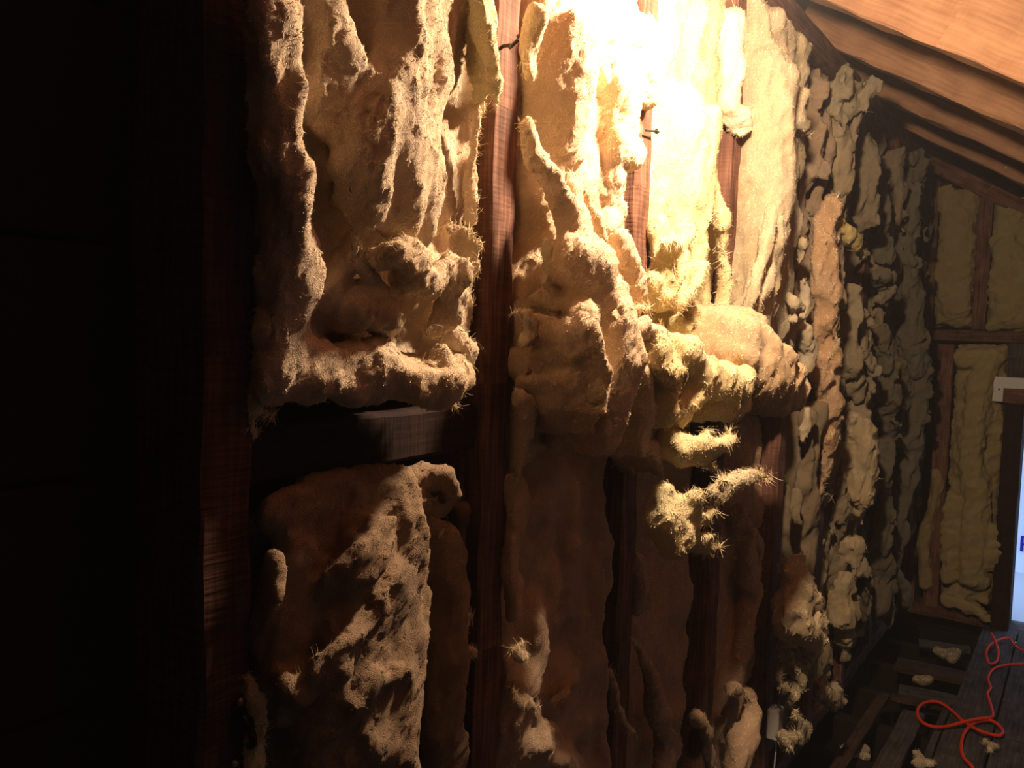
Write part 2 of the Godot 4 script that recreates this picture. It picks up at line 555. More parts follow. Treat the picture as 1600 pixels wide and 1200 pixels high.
func end_wall():
	var o := structure("wall_end", "gable end wall with studs, wool batts and a doorway")
	# sheathing round the doorway
	put("board_panel", block(Vector3(0.03, 2.3, 0.62), Vector3(END + 0.115, 0.95, 0.095)), M.dark_deck, o)
	put("board_panel", block(Vector3(0.03, 1.3, 3.3), Vector3(END + 0.115, 1.55, 2.05)), M.dark_deck, o)
	put("board_panel", block(Vector3(0.03, 1.2, 2.7), Vector3(END + 0.115, 0.4, 2.35)), M.dark_deck, o)
	put("grey_panel", block(Vector3(0.02, 0.30, 0.75), Vector3(END + 0.03, 1.02, 0.70)), M.grey_board, o, "grey board above the doorway")
	var x := END + 0.045
	for s in [[0.025, 0.02, 1.80, 0.05], [0.112, 0.02, 1.125, 0.06], [0.222, 1.19, 1.72, 0.05]]:
		put("stud", board(Vector3(x, s[1], s[0]), Vector3(x, s[2], s[0]), Vector3.BACK, s[3], 0.09, int(s[0] * 1000), 0.002, 30), M.rough_wood, o)
	put("header", board(Vector3(x, 1.163, 0.04), Vector3(x, 1.163, 0.95), Vector3.UP, 0.045, 0.092, 5, 0.002, 20), M.dark_wood, o)
	put("sloping_plate", board(Vector3(x, 1.875, 0.0), Vector3(x, 1.875 - SLOPE * 1.6, 1.6), Vector3.UP, 0.06, 0.095, 6, 0.002, 20), M.rough_wood, o)
	put("sole_timber", board(Vector3(x, 0.0, 0.0), Vector3(x, 0.0, 0.40), Vector3.UP, 0.05, 0.09, 7, 0.002, 12), M.dark_wood, o)
	var d := structure("door_1", "open doorway to a bright room")
	put("jamb", board(Vector3(END + 0.02, -0.02, 0.372), Vector3(END + 0.02, 0.90, 0.372), Vector3.BACK, 0.066, 0.14, 8, 0.0015, 30), M.darkened_wood, d)
	put("jamb", board(Vector3(END + 0.02, -0.02, 1.03), Vector3(END + 0.02, 0.90, 1.03), Vector3.BACK, 0.06, 0.14, 9, 0.0015, 30), M.rough_wood, d)
	put("threshold", board(Vector3(END + 0.05, -0.03, 0.40), Vector3(END + 0.05, -0.03, 1.0), Vector3.RIGHT, 0.2, 0.03, 11, 0.001, 10), M.grey_board, d)
	put("lintel", board(Vector3(END + 0.02, 0.93, 0.33), Vector3(END + 0.02, 0.93, 1.06), Vector3.UP, 0.06, 0.13, 10, 0.0015, 20), M.rough_wood, d)
	var p := structure("wall_outer", "bright wall wrapped in white sheet printed in purple, beyond the doorway")
	put("house_wrap", block(Vector3(0.02, 2.2, 2.6), Vector3(5.1, 0.9, 1.3)), M.house_wrap, p)
	for k in [[690.0, "R"], [848.0, "P"]]:
		var at := on_end(1596, k[0], 5.086)
		var t := TextMesh.new()
		t.text = k[1]
		t.font_size = 32
		t.pixel_size = 0.0035
		t.depth = 0.002
		var n := put("printed_letter", t, M.print_purple, p)
		n.position = at + Vector3(0, 0, 0.02)
		n.rotation.y = -PI / 2
	var g := structure("floor_outer", "pale floor beyond the doorway")
	put("slab", block(Vector3(1.1, 0.04, 2.6), Vector3(4.64, -0.06, 1.3)), M.concrete, g)
	var pl := thing("blank_plate", "white blank electrical cover plate with two screws beside the doorway", "cover plate", on_end(1578, 609, END - 0.02))
	put("plate", block(Vector3(0.014, 0.098, 0.118), Vector3(0.0, 0, 0.0), 0.003), M.white_plastic, pl)
	for s in [-1, 1]:
		put("screw", lathe([Vector2(0.004, 0), Vector2(0.0035, 0.002), Vector2(0.0001, 0.0025)], Vector3(-0.0068, 0, 0.037 * s), Vector3.LEFT, 10), M.steel, pl)


func small_things():
	# iron hook and screws on the nearest stud
	var at := on_wall(368, 1125, 0.0)
	var o := thing("iron_hook", "small black iron hook screwed to the nearest rough stud", "hook", at)
	put("hook_plate", block(Vector3(0.012, 0.034, 0.004), Vector3(0, 0, 0.002)), M.iron, o)
	put("hook_arm", tube([Vector3(-0.002, 0.006, 0.003), Vector3(-0.001, 0.005, 0.012), Vector3(0.001, -0.006, 0.02), Vector3(0.004, -0.018, 0.018), Vector3(0.005, -0.022, 0.01)], 0.0036, 10), M.iron, o)
	put("hook_arm", tube([Vector3(0.003, 0.007, 0.003), Vector3(0.007, 0.002, 0.012), Vector3(0.011, -0.008, 0.016), Vector3(0.013, -0.016, 0.012)], 0.003, 10), M.iron, o)
	put("screw", lathe([Vector2(0.0056, 0), Vector2(0.005, 0.003), Vector2(0.0001, 0.0045)], Vector3(0, 0.017, 0.0055), Vector3.BACK, 12), M.steel, o)
	put("screw", lathe([Vector2(0.0036, 0), Vector2(0.003, 0.003), Vector2(0.0001, 0.0045)], on_wall(367, 1192, 0.0) - at, Vector3.BACK, 10), M.bright_tip, o)
	# white box on the fifth stud
	at = on_wall(1211, 1128, 0.03)
	o = thing("junction_box", "small white plastic box on the dark stud near the floor", "box", at)
	put("case", block(Vector3(0.046, 0.068, 0.028), Vector3(0, 0, 0)), M.white_plastic, o)
	put("screw", lathe([Vector2(0.004, 0), Vector2(0.0036, 0.003), Vector2(0.0001, 0.004)], Vector3(-0.004, 0.042, 0.0), Vector3.BACK, 10), M.bright_tip, o)
	put("wire", tube([Vector3(0.0, -0.034, 0.0), Vector3(0.004, -0.07, 0.004), Vector3(0.002, -0.14, 0.002)], 0.002), M.white_plastic, o)
	# scraps of wool that have dropped to the floor
	var drops := [
		[1296, 1092, -60.0, 24.0, "wool_cream", "pale wool scrap lying in the dark gap under the wall"],
		[1334, 1178, -70.0, 22.0, "wool_grey", "dull wool scrap lying low between the two long floor boards"],
		[1442, 1192, 8.0, 16.0, "wool_cream", "pale wool scrap on the boards left of the cord's lower end"],
		[1545, 1166, 6.0, 12.0, "wool_cream", "small pale wool scrap on the boards inside the cord's lower curve"],
		[1448, 1066, -40.0, 20.0, "wool_grey", "grey wool scrap between the boards laid crosswise"],
		[1488, 1026, -20.0, 26.0, "wool_grey", "grey wool scrap just before the end wall"],
	]
	for i in drops.size():
		var d: Array = drops[i]
		var c := on_floor(d[0], d[1], d[2] * 0.001)
		var sc := thing("wool_scrap", d[5], "insulation scrap", c)
		var rr: float = d[3] * 0.001
		var g := RandomNumberGenerator.new()
		g.seed = 300 + i
		var list := []
		for k in 3:
			var pts := []
			for q in 3:
				pts.append([c + Vector3(g.randfn() * rr * 0.9, absf(g.randfn()) * rr * 0.35, g.randfn() * rr * 0.9), rr * g.randf_range(0.35, 0.75)])
			list.append({"k": 0.01, "cut": false, "pts": pts})
		wool("tuft", sc, d[4], [], list, {"seed": 300 + i, "back": -1.0, "min_y": -1.0, "cell": 0.005, "hair": 0.6, "hair_thick": 0.001, "warp": 0.008, "tint": Color(0.62, 0.58, 0.53)})
	# orange extension cord on the floor
	o = thing("extension_cord", "orange extension cord looping across the attic floor", "cord", on_floor(1450, 1120))
	cord(o, "1528 1222 4, 1519 1199 4, 1506 1184 4, 1502 1166 4, 1506 1147 4, 1517 1134 4, 1530 1127 6, 1550 1126 10, 1566 1140 5, 1563 1149 5, 1547 1147 5, 1529 1141 14, 1505 1127 4, 1488 1111 4, 1471 1099 4, 1458 1096 4, 1443 1099 4, 1434 1108 4, 1435 1121 4, 1445 1131 4, 1463 1136 4, 1484 1134 4, 1505 1128 14, 1529 1123 16, 1550 1120 14, 1550 1108 5, 1545 1092 5, 1543 1083 5, 1548 1075 5, 1544 1063 5, 1546 1053 5, 1555 1044 5, 1574 1039 5, 1600 1038 5, 1640 1040 5")
	cord(o, "1549 990 30, 1556 1005 24, 1560 1020 10, 1557 1034 6, 1546 1037 12, 1541 1022 20, 1545 1010 24, 1558 1001 20, 1576 997 10, 1584 1007 6, 1600 1017 5, 1650 1030 5")

func cord(o: Node3D, text: String):
	var pts := []
	for part in text.split(","):
		var v := part.strip_edges().split_floats(" ")
		pts.append(on_floor(v[0], v[1], v[2] * 0.001) - o.position)
	put("cable", tube(pts, 0.0048, 8, 1.0, pts.size() * 8), M.cord_orange, o)


# ---------------------------------------------------------------- glass wool

# Wool is modelled as a field: a batt with an uneven face, joined softly with rolls and lumps (chains of round cones), then meshed.
# A chain is written "k: x y z r, x y z r ..." : where it lies in the photograph, how far out from the stud faces and how thick, in millimetres;
# k is how softly it joins (mm); with a minus sign in front it is cut away instead.

func wool(called: String, parent: Node3D, mat: String, box: Array, chains: Array, opt := {}):
	jobs.append({"called": called, "parent": parent, "mat": mat, "box": box, "chains": chains, "opt": opt, "origin": parent.position})

# Hanging strips that a torn batt has in a bay seen from far: upright ridges and the gaps between them.
func strips(u0: float, u1: float, y0: float, y1: float, s: int, ridges: int, gaps: int, out := 0.02) -> Array:
	var g := RandomNumberGenerator.new()
	g.seed = s
	var all := []
	for i in ridges + gaps:
		var cut := i >= ridges
		var u := lerpf(u0 + 0.02, u1 - 0.02, g.randf())
		var y := lerpf(y0, y1 - 0.2, g.randf())
		var top := minf(y1, y + g.randf_range(0.25, 0.9))
		var z := out + g.randf_range(-0.03, 0.035)
		var r := g.randf_range(0.012, 0.032)
		if cut:
			z = out + 0.035
			r = g.randf_range(0.02, 0.045)
		var pts := []
		while y < top:
			pts.append([Vector3(u, y, z), r * g.randf_range(0.55, 1.3)])
			u += g.randfn() * 0.010
			z += g.randfn() * 0.008
			y += g.randf_range(0.05, 0.1)
		if pts.size() > 1:
			all.append({"k": 0.022, "cut": cut, "pts": pts})
	return all

func chain_points(text: String, frame: String, dz := 0.0) -> Dictionary:
	var halves := text.split(":")
	var k := halves[0].to_float() * 0.001
	var pts := []
	for part in halves[1].split(","):
		var v := part.strip_edges().split_floats(" ")
		var at: Vector3
		if frame == "end":
			var w := on_end(v[0], v[1], END - v[2] * 0.001)
			at = Vector3(w.z, w.y, END - w.x)
		else:
			at = on_wall(v[0], v[1], (v[2] + dz) * 0.001)
		pts.append([at, v[3] * 0.001])
	return {"k": absf(k), "cut": text.begins_with("-"), "pts": pts}

func run_jobs():
	var n := jobs.size()
	var done := []
	done.resize(n)
	var work := func(i: int):
		var got := mesh_wool(jobs[i])
		lock.lock()
		done[i] = got
		lock.unlock()
	var id := WorkerThreadPool.add_group_task(work, n, 4, true)
	WorkerThreadPool.wait_for_group_task_completion(id)
	var total := 0
	var fibres := 0
	for i in n:
		var j: Dictionary = jobs[i]
		var a: Array = done[i]
		if a.is_empty():
			print("empty wool: ", j.called, " ", j.parent.name)
			continue
		var arrays := []
		arrays.resize(Mesh.ARRAY_MAX)
		arrays[Mesh.ARRAY_VERTEX] = a[0]
		arrays[Mesh.ARRAY_NORMAL] = a[1]
		arrays[Mesh.ARRAY_COLOR] = a[2]
		arrays[Mesh.ARRAY_INDEX] = a[3]
		var m := ArrayMesh.new()
		m.add_surface_from_arrays(Mesh.PRIMITIVE_TRIANGLES, arrays)
		put(j.called, m, M[j.mat], j.parent, j.opt.get("label", ""))
		total += a[3].size() / 3
		if a[4].size():
			var mm := MultiMesh.new()
			mm.transform_format = MultiMesh.TRANSFORM_3D
			mm.mesh = hair_mesh()
			mm.instance_count = a[4].size() / 12
			var buf: PackedFloat32Array = a[4]
			for q in mm.instance_count:
				var b := q * 12
				mm.set_instance_transform(q, Transform3D(Vector3(buf[b], buf[b + 4], buf[b + 8]), Vector3(buf[b + 1], buf[b + 5], buf[b + 9]), Vector3(buf[b + 2], buf[b + 6], buf[b + 10]), Vector3(buf[b + 3], buf[b + 7], buf[b + 11])))
			fibres += mm.instance_count
			var h := MultiMeshInstance3D.new()
			h.name = "fibre_fuzz"
			h.multimesh = mm
			h.material_override = M.wool_hair if j.opt.get("tint", Color.WHITE).r > 0.6 else M.dimmed_hair
			h.set_meta("kind", "stuff")
			j.parent.add_child(h, true)
	print("wool triangles ", total, ", fibres ", fibres)

var hair: ArrayMesh
func hair_mesh() -> ArrayMesh:
	if hair == null:
		var st := SurfaceTool.new()
		st.begin(Mesh.PRIMITIVE_TRIANGLES)
		var spine := [Vector3(0, 0, 0), Vector3(0, 0.4, 0.06), Vector3(0, 0.75, 0.2), Vector3(0, 1.0, 0.42)]
		for i in 3:
			var w0: float = [0.5, 0.42, 0.3, 0.1][i]
			var w1: float = [0.5, 0.42, 0.3, 0.1][i + 1]
			var a: Vector3 = spine[i]
			var b: Vector3 = spine[i + 1]
			for v in [a + Vector3(-w0, 0, 0), b + Vector3(w1, 0, 0), a + Vector3(w0, 0, 0), a + Vector3(-w0, 0, 0), b + Vector3(-w1, 0, 0), b + Vector3(w1, 0, 0)]:
				st.add_vertex(v)
		st.generate_normals()
		hair = st.commit()
	return hair

func mesh_wool(job: Dictionary) -> Array:
	var opt: Dictionary = job.opt
	var frame: String = opt.get("frame", "wall")
	var cell: float = opt.get("cell", 0.005)
	var s: int = opt.get("seed", 1)
	var origin: Vector3 = job.origin
	var has_slab: bool = job.box.size() > 0
	var deep: float = opt.get("deep", 0.0)
	var warp: float = opt.get("warp", 0.012)
	var shift := Vector3(s * 1.7, s * 0.9, s * 2.3)
	# --- gather the cones
	var pa := PackedVector3Array()
	var pb := PackedVector3Array()
	var ra := PackedFloat32Array()
	var rb := PackedFloat32Array()
	var owner := PackedInt32Array()
	var ks := PackedFloat32Array()
	var cuts := PackedByteArray()
	var lo := Vector3.ONE * 1e9
	var hi := Vector3.ONE * -1e9
	for text in job.chains:
		var c: Dictionary = text if text is Dictionary else chain_points(text, frame, opt.get("dz", 0.0))
		var pts: Array = c.pts
		for i in maxi(1, pts.size() - 1):
			var e: int = mini(i + 1, pts.size() - 1)
			pa.append(pts[i][0]); pb.append(pts[e][0])
			ra.append(pts[i][1]); rb.append(pts[e][1])
			owner.append(ks.size())
			if not c.cut:
				var m := Vector3.ONE * (maxf(pts[i][1], pts[e][1]) + 0.012)
				var md := m + Vector3(0, 0, deep)
				lo = lo.min(pts[i][0] - md).min(pts[e][0] - md)
				hi = hi.max(pts[i][0] + m).max(pts[e][0] + m)
		ks.append(c.k)
		cuts.append(1 if c.cut else 0)
	var level: float = opt.get("level", 0.0)
	var rough: float = opt.get("rough", 0.014)
	var xc := 0.0
	var yc := 0.0
	var hw := 0.0
	var hh := 0.0
	var back: float = opt.get("back", -0.09)
	var max_y: float = opt.get("max_y", 1.9)
	if has_slab:
		xc = (job.box[0] + job.box[1]) / 2
		hw = (job.box[1] - job.box[0]) / 2
		yc = (job.box[2] + job.box[3]) / 2
		hh = (job.box[3] - job.box[2]) / 2
		lo = lo.min(Vector3(job.box[0] - 0.02, job.box[2] - 0.02, back))
		hi = hi.max(Vector3(job.box[1] + 0.02, job.box[3] + 0.02, level + 0.05))
	lo.z = maxf(lo.z, back - 0.01)
	lo.y = maxf(lo.y, opt.get("min_y", -0.12))
	hi.y = minf(hi.y, max_y + 0.01)
	const B := 6
	var nx := int(ceil((hi.x - lo.x) / cell / B)) * B + 1
	var ny := int(ceil((hi.y - lo.y) / cell / B)) * B + 1
	var nz := int(ceil((hi.z - lo.z) / cell / B)) * B + 1
	var val := PackedFloat32Array()
	val.resize(nx * ny * nz)
	val.fill(1.0)
	# --- the batt's face
	var face := PackedFloat32Array()
	if has_slab:
		face.resize(nx * ny)
		for iy in ny:
			for ix in nx:
				var x := lo.x + ix * cell
				var y := lo.y + iy * cell
				face[iy * nx + ix] = level + broad_noise.get_noise_3d(x * 1.4, y * 0.8, s * 7.3) * rough * 1.6
	var bx := (nx - 1) / B
	var by := (ny - 1) / B
	var bz := (nz - 1) / B
	var active := []
	var half := B * cell * 0.5
	var reach := half * 1.8 + cell * 1.5
	var near := PackedInt32Array()
	for kz in bz:
		for ky in by:
			for kx in bx:
				var c0 := lo + Vector3(kx, ky, kz) * (B * cell)
				var mid := c0 + Vector3.ONE * half
				near.clear()
				for q in pa.size():
					var d := Geometry3D.get_closest_point_to_segment(mid, pa[q], pb[q]).distance_to(mid) - maxf(ra[q], rb[q])
					if d < reach + ks[owner[q]] + warp + deep:
						near.append(q)
				var slab_here := false
				var inside := false
				if has_slab:
					var f: float = face[clampi(ky * B + B / 2, 0, ny - 1) * nx + clampi(kx * B + B / 2, 0, nx - 1)]
					var ds := maxf((mid.z - f), maxf(absf(mid.x - xc) - hw, maxf(absf(mid.y - yc) - hh, back - mid.z)))
					slab_here = ds < reach + 0.02 + warp
					inside = ds < -reach - 0.02 - warp
				if near.is_empty():
					if not slab_here:
						continue
					if inside:
						fill_block(val, kx, ky, kz, B, nx, ny, -1.0)
						continue
				active.append(Vector3i(kx, ky, kz))
				# evaluate the block's corners
				for iz in B:
					for iy in B:
						for ix in B:
							var gx := kx * B + ix
							var gy := ky * B + iy
							var gz := kz * B + iz
							var p0 := Vector3(lo.x + gx * cell, lo.y + gy * cell, lo.z + gz * cell)
							var w := p0 * Vector3(1, 0.6, 1) + shift
							var p := p0 + Vector3(warp_noise.get_noise_3dv(w), warp_noise.get_noise_3dv(w + Vector3(31, 7, 0)), warp_noise.get_noise_3dv(w + Vector3(0, 57, 13))) * warp
							var d := 1.0
							if has_slab:
								var a: float = (p.z - face[gy * nx + gx]) * 0.9
								var b := maxf(absf(p.x - xc) - hw, absf(p.y - yc) - hh)
								# rounded where the face meets the sides
								var h := clampf(0.5 - 0.5 * (b - a) / 0.04, 0.0, 1.0)
								d = lerpf(b, a, h) + 0.04 * h * (1.0 - h)
							var cur := -1
							var cm := 1.0
							for q in near:
								if owner[q] != cur:
									if cur >= 0:
										d = joined(d, cm, ks[cur], cuts[cur])
									cur = owner[q]
									cm = 1.0
								var ab := pb[q] - pa[q]
								var ap := p - pa[q]
								if deep > 0.0:
									ap.z += clampf(-ap.z, 0.0, deep)
								var l2 := ab.length_squared()
								var t := clampf(ap.dot(ab) / l2, 0.0, 1.0) if l2 > 1e-12 else 0.0
								var dd := (ap - ab * t).length() - lerpf(ra[q], rb[q], t)
								if dd < cm:
									cm = dd
							if cur >= 0:
								d = joined(d, cm, ks[cur], cuts[cur])
							d = maxf(d, back - p0.z)
							d = maxf(d, p0.y - max_y)
							val[(gz * ny + gy) * nx + gx] = d
	if active.is_empty():
		return []
	# --- surface nets
	var verts := PackedVector3Array()
	var cellvert := {}
	var sx := 1
	var sy := nx
	var sz := nx * ny
	var off := PackedInt32Array([0, sx, sy, sx + sy, sz, sx + sz, sy + sz, sx + sy + sz])
	var pos := [Vector3(0, 0, 0), Vector3(1, 0, 0), Vector3(0, 1, 0), Vector3(1, 1, 0), Vector3(0, 0, 1), Vector3(1, 0, 1), Vector3(0, 1, 1), Vector3(1, 1, 1)]
	var ea := PackedInt32Array([0, 2, 4, 6, 0, 1, 4, 5, 0, 1, 2, 3])
	var eb := PackedInt32Array([1, 3, 5, 7, 2, 3, 6, 7, 4, 5, 6, 7])
	var ordered := PackedInt32Array()
	for blk in active:
		for iz in B:
			for iy in B:
				for ix in B:
					var gx: int = blk.x * B + ix
					var gy: int = blk.y * B + iy
					var gz: int = blk.z * B + iz
					if gx >= nx - 1 or gy >= ny - 1 or gz >= nz - 1:
						continue
					var at := (gz * ny + gy) * nx + gx
					var inn := 0
					for q in 8:
						if val[at + off[q]] < 0.0:
							inn += 1
					if inn == 0 or inn == 8:
						continue
					var sum := Vector3.ZERO
					var cnt := 0
					for e in 12:
						var va := val[at + off[ea[e]]]
						var vb := val[at + off[eb[e]]]
						if (va < 0.0) != (vb < 0.0):
							sum += (pos[ea[e]] as Vector3).lerp(pos[eb[e]], va / (va - vb))
							cnt += 1
					cellvert[at] = verts.size()
					ordered.append(at)
					verts.append(lo + (Vector3(gx, gy, gz) + sum / cnt) * cell)
	var idx := PackedInt32Array()
	for at in ordered:
		var v0 := val[at] < 0.0
		for axis in 3:
			var step: int = [sx, sy, sz][axis]
			var v1 := val[at + step] < 0.0
			if v0 == v1:
				continue
			var o1: int = [sy, sz, sx][axis]
			var o2: int = [sz, sx, sy][axis]
			var c0: int = cellvert.get(at, -1)
			var c1: int = cellvert.get(at - o1, -1)
			var c2: int = cellvert.get(at - o1 - o2, -1)
			var c3: int = cellvert.get(at - o2, -1)
			if c0 < 0 or c1 < 0 or c2 < 0 or c3 < 0:
				continue
			if v0:
				idx.append_array(PackedInt32Array([c0, c1, c2, c0, c2, c3]))
			else:
				idx.append_array(PackedInt32Array([c0, c2, c1, c0, c3, c2]))
	# --- swell and wrinkle it
	var nrm := normals(verts, idx)
	var grain: Vector3 = (opt.get("grain", Vector3(0.25, 1, 0)) as Vector3).normalized()
	var amp: float = opt.get("amp", 0.006)
	var amp2: float = opt.get("amp2", 0.0024)
	for i in verts.size():
		var p := verts[i] + shift
		var q := p - grain * (p.dot(grain) * 0.68)
		var a := wool_noise.get_noise_3dv(q)
		var b := fine_noise.get_noise_3dv(q)
		verts[i] += nrm[i] * (a * amp + b * amp2)
	nrm = normals(verts, idx)
	var tint: Color = opt.get("tint", Color(1, 1, 1))
	var cols := PackedColorArray()
	cols.resize(verts.size())
	for i in verts.size():
		var t := tint_noise.get_noise_3dv(verts[i] + shift)
		var u := broad_noise.get_noise_3dv(verts[i] * 1.3 - shift)
		var k := 0.92 + 0.10 * t
		cols[i] = Color(tint.r * k, tint.g * (k + 0.06 * u), tint.b * (k + 0.16 * u))
	# --- loose fibres standing off the surface
	var buf := PackedFloat32Array()
	var per: float = opt.get("hair", 0.0)
	if per > 0.0:
		var g := RandomNumberGenerator.new()
		g.seed = s * 31 + 7
		var count := int(verts.size() * per * 3.2)
		buf.resize(count * 12)
		var size: float = opt.get("hair_size", 0.013)
		var thick: float = opt.get("hair_thick", 0.0005)
		for i in count:
			var v := g.randi_range(0, verts.size() - 1)
			var n := nrm[v]
			var along := (grain + Vector3(g.randfn(), g.randfn(), g.randfn()) * 0.7)
			along = (along - n * along.dot(n)).normalized()
			if g.randf() < 0.5:
				along = -along
			var y := (along + n * (g.randf_range(0.0, 0.22) if g.randf() < 0.75 else g.randf_range(0.2, 0.9))).normalized()
			var x := y.cross(n).normalized()
			var z := x.cross(y)
			var l := size * g.randf_range(0.4, 1.3)
			var p := verts[v] - y * l * 0.15
			if frame == "end":
				x = turn_end(x); y = turn_end(y); z = turn_end(z)
				p = turn_end(p) + Vector3(END, 0, 0)
			p -= origin
			var at := i * 12
			buf[at] = x.x * thick; buf[at + 1] = y.x * l; buf[at + 2] = z.x * l; buf[at + 3] = p.x
			buf[at + 4] = x.y * thick; buf[at + 5] = y.y * l; buf[at + 6] = z.y * l; buf[at + 7] = p.y
			buf[at + 8] = x.z * thick; buf[at + 9] = y.z * l; buf[at + 10] = z.z * l; buf[at + 11] = p.z
	for i in verts.size():
		if frame == "end":
			verts[i] = turn_end(verts[i]) + Vector3(END, 0, 0) - origin
			nrm[i] = turn_end(nrm[i])
		else:
			verts[i] -= origin
	return [verts, nrm, cols, idx, buf]

func turn_end(v: Vector3) -> Vector3:
	return Vector3(-v.z, v.y, v.x)

func fill_block(val: PackedFloat32Array, kx: int, ky: int, kz: int, b: int, nx: int, ny: int, v: float):
	for iz in b:
		for iy in b:
			var at := ((kz * b + iz) * ny + ky * b + iy) * nx + kx * b
			for ix in b:
				val[at + ix] = v

func joined(d: float, e: float, k: float, cut: int) -> float:
	if cut:
		e = -e
		if d - e > k: return d
		if e - d > k: return e
		var h := clampf(0.5 - 0.5 * (e - d) / k, 0.0, 1.0)
		return lerpf(e, d, h) + k * h * (1.0 - h)
	if e - d > k: return d
	if d - e > k: return e
	var h := clampf(0.5 + 0.5 * (e - d) / k, 0.0, 1.0)
	return lerpf(e, d, h) - k * h * (1.0 - h)

func normals(v: PackedVector3Array, idx: PackedInt32Array) -> PackedVector3Array:
	var n := PackedVector3Array()
	n.resize(v.size())
	for t in range(0, idx.size(), 3):
		var a := idx[t]
		var b := idx[t + 1]
		var c := idx[t + 2]
		var f := (v[c] - v[a]).cross(v[b] - v[a])
		n[a] += f
		n[b] += f
		n[c] += f
	for i in n.size():
		n[i] = n[i].normalized()
	return n

func batt(called: String, label: String, u: float, y: float, group := "") -> Node3D:
	return thing(called, label, "insulation", Vector3(u, y, -0.05), group)


func wool_on_stud_wall():
	# ---- first bay, above the noggin
	var o := batt("wool_batt", "cream wool batt between the two nearest studs, above the bare timber block, sagging", 0.665, 1.06)
	wool("batt_body", o, "wool_tan", [0.505, 0.828, 1.075, 1.8], [
		"16: 416 -30 35 22, 430 100 35 24, 438 180 35 24, 432 240 33 24, 448 300 30 25, 450 365 28 24, 446 450 20 24, 442 540 10 22",
		"6: 446 20 52 8, 462 110 54 8, 468 180 54 9, 466 235 50 8, 480 290 48 7, 481 350 44 6",
		"14: 495 -30 28 24, 508 50 30 25, 518 95 30 24, 511 150 28 22, 502 190 22 16",
		"10: 535 60 42 10, 556 95 42 8, 548 110 42 8",
		"-16: 588 30 48 20, 596 90 44 22, 580 140 50 14",
		"20: 618 -30 34 30, 622 60 34 30, 602 130 40 28, 578 200 44 28, 562 260 44 26, 570 320 40 22",
		"20: 645 -30 22 32, 645 60 22 32, 622 140 28 32, 605 220 32 32, 600 290 32 30, 610 340 28 26",
		"20: 672 -30 8 30, 668 80 8 30, 650 160 12 32, 640 230 14 32, 645 300 14 30, 648 345 12 24",
		"8: 566 118 40 8, 575 132 45 8, 590 145 48 8, 588 160 48 7",
		"8: 558 215 38 14, 575 205 44 14, 590 210 44 12",
		"10: 560 250 40 14, 580 300 44 16, 545 320 30 14",
		"16: 588 225 50 9, 606 245 52 9, 620 275 50 9, 626 320 46 8",
		"16: 650 250 34 10, 660 300 34 10, 664 345 30 9",
		"16: 640 270 40 10, 644 320 38 10, 648 360 34 9",
		"-18: 722 -30 62 18, 702 100 56 17, 690 190 50 15, 712 260 50 16, 715 340 46 16",
		"10: 742 170 22 9, 744 240 22 8, 740 300 18 8, 736 350 14 8",
		"16: 545 480 22 22, 570 478 30 26, 595 492 34 22",
		"10: 500 470 16 18, 530 420 20 14, 555 400 26 10",
		"8: 575 400 42 6, 590 430 46 7, 600 455 46 6",
		"8: 578 385 44 5, 560 365 40 5",
		"18: 440 590 16 26, 520 585 22 27, 600 590 28 27, 660 582 34 25, 702 584 38 20",
		"10: 470 560 20 14, 540 556 26 14, 600 560 30 12",
		"14: 640 602 52 18, 690 600 70 20, 722 596 70 16",
		"-8: 420 560 46 9, 500 545 52 8, 600 540 60 7, 650 545 64 6",
	], {"seed": 3, "level": 0.004, "cell": 0.004, "hair": 0.6, "hair_thick": 0.0005, "tint": Color(1.0, 1.0, 1.02)})
	wool("peeled_flap", o, "wool_yellow", [], [
		"5: 742 -40 62 9, 750 20 63 10, 760 80 64 11, 768 120 64 12, 776 150 62 11, 779 168 60 6",
		"12: 738 -40 34 10, 742 60 38 11, 748 130 38 11, 752 165 34 8",
		"12: 734 -40 12 12, 738 60 14 12, 742 140 16 11, 744 170 20 8",
		"10: 748 -40 50 9, 754 60 52 10, 760 130 50 10",
	], {"seed": 4, "dz": -24.0, "cell": 0.004, "hair": 0.6, "amp": 0.006, "label": "flap peeled out with a bright torn edge"})
	wool("torn_clump", o, "wool_tan", [], [
		"7: 592 404 44 10, 610 394 52 13, 640 397 58 14, 660 404 58 10",
		"9: 640 430 46 20, 665 440 48 20, 690 440 46 16",
		"5: 716 362 46 6, 728 360 48 7, 738 380 50 8, 740 410 48 8, 732 440 46 8, 726 462 44 5",
		"4: 722 375 40 7, 724 400 38 8, 722 430 38 7",
		"5: 690 420 52 12, 712 420 54 15, 722 430 52 10",
		"5: 690 443 56 8, 704 440 56 8",
		"4: 700 470 54 7, 706 462 54 7",
		"4: 716 458 52 6, 718 474 52 6",
		"4: 730 456 50 5, 741 464 52 4, 745 466 52 2",
		"7: 700 485 48 12, 692 505 48 11, 680 522 48 8, 672 528 46 4",
	], {"seed": 5, "cell": 0.0036, "hair": 0.7, "amp": 0.005, "amp2": 0.003, "label": "torn curled clump of wool"})
	wool("torn_clump", o, "wool_tan", [], [
		"8: 712 535 42 16, 724 545 42 15, 728 560 40 10",
		"4: 734 530 40 4, 738 545 40 4, 732 566 40 3",
		"7: 678 570 48 14, 694 572 54 18, 706 590 54 14",
		"5: 716 578 52 9, 724 584 52 9",
		"5: 664 570 52 8, 690 600 58 6",
		"4: 700 612 54 4, 706 622 54 6, 708 632 54 5, 711 642 54 1",
	], {"seed": 6, "cell": 0.0036, "hair": 0.7, "amp": 0.005, "amp2": 0.003, "label": "pale torn lumps at the lower corner"})
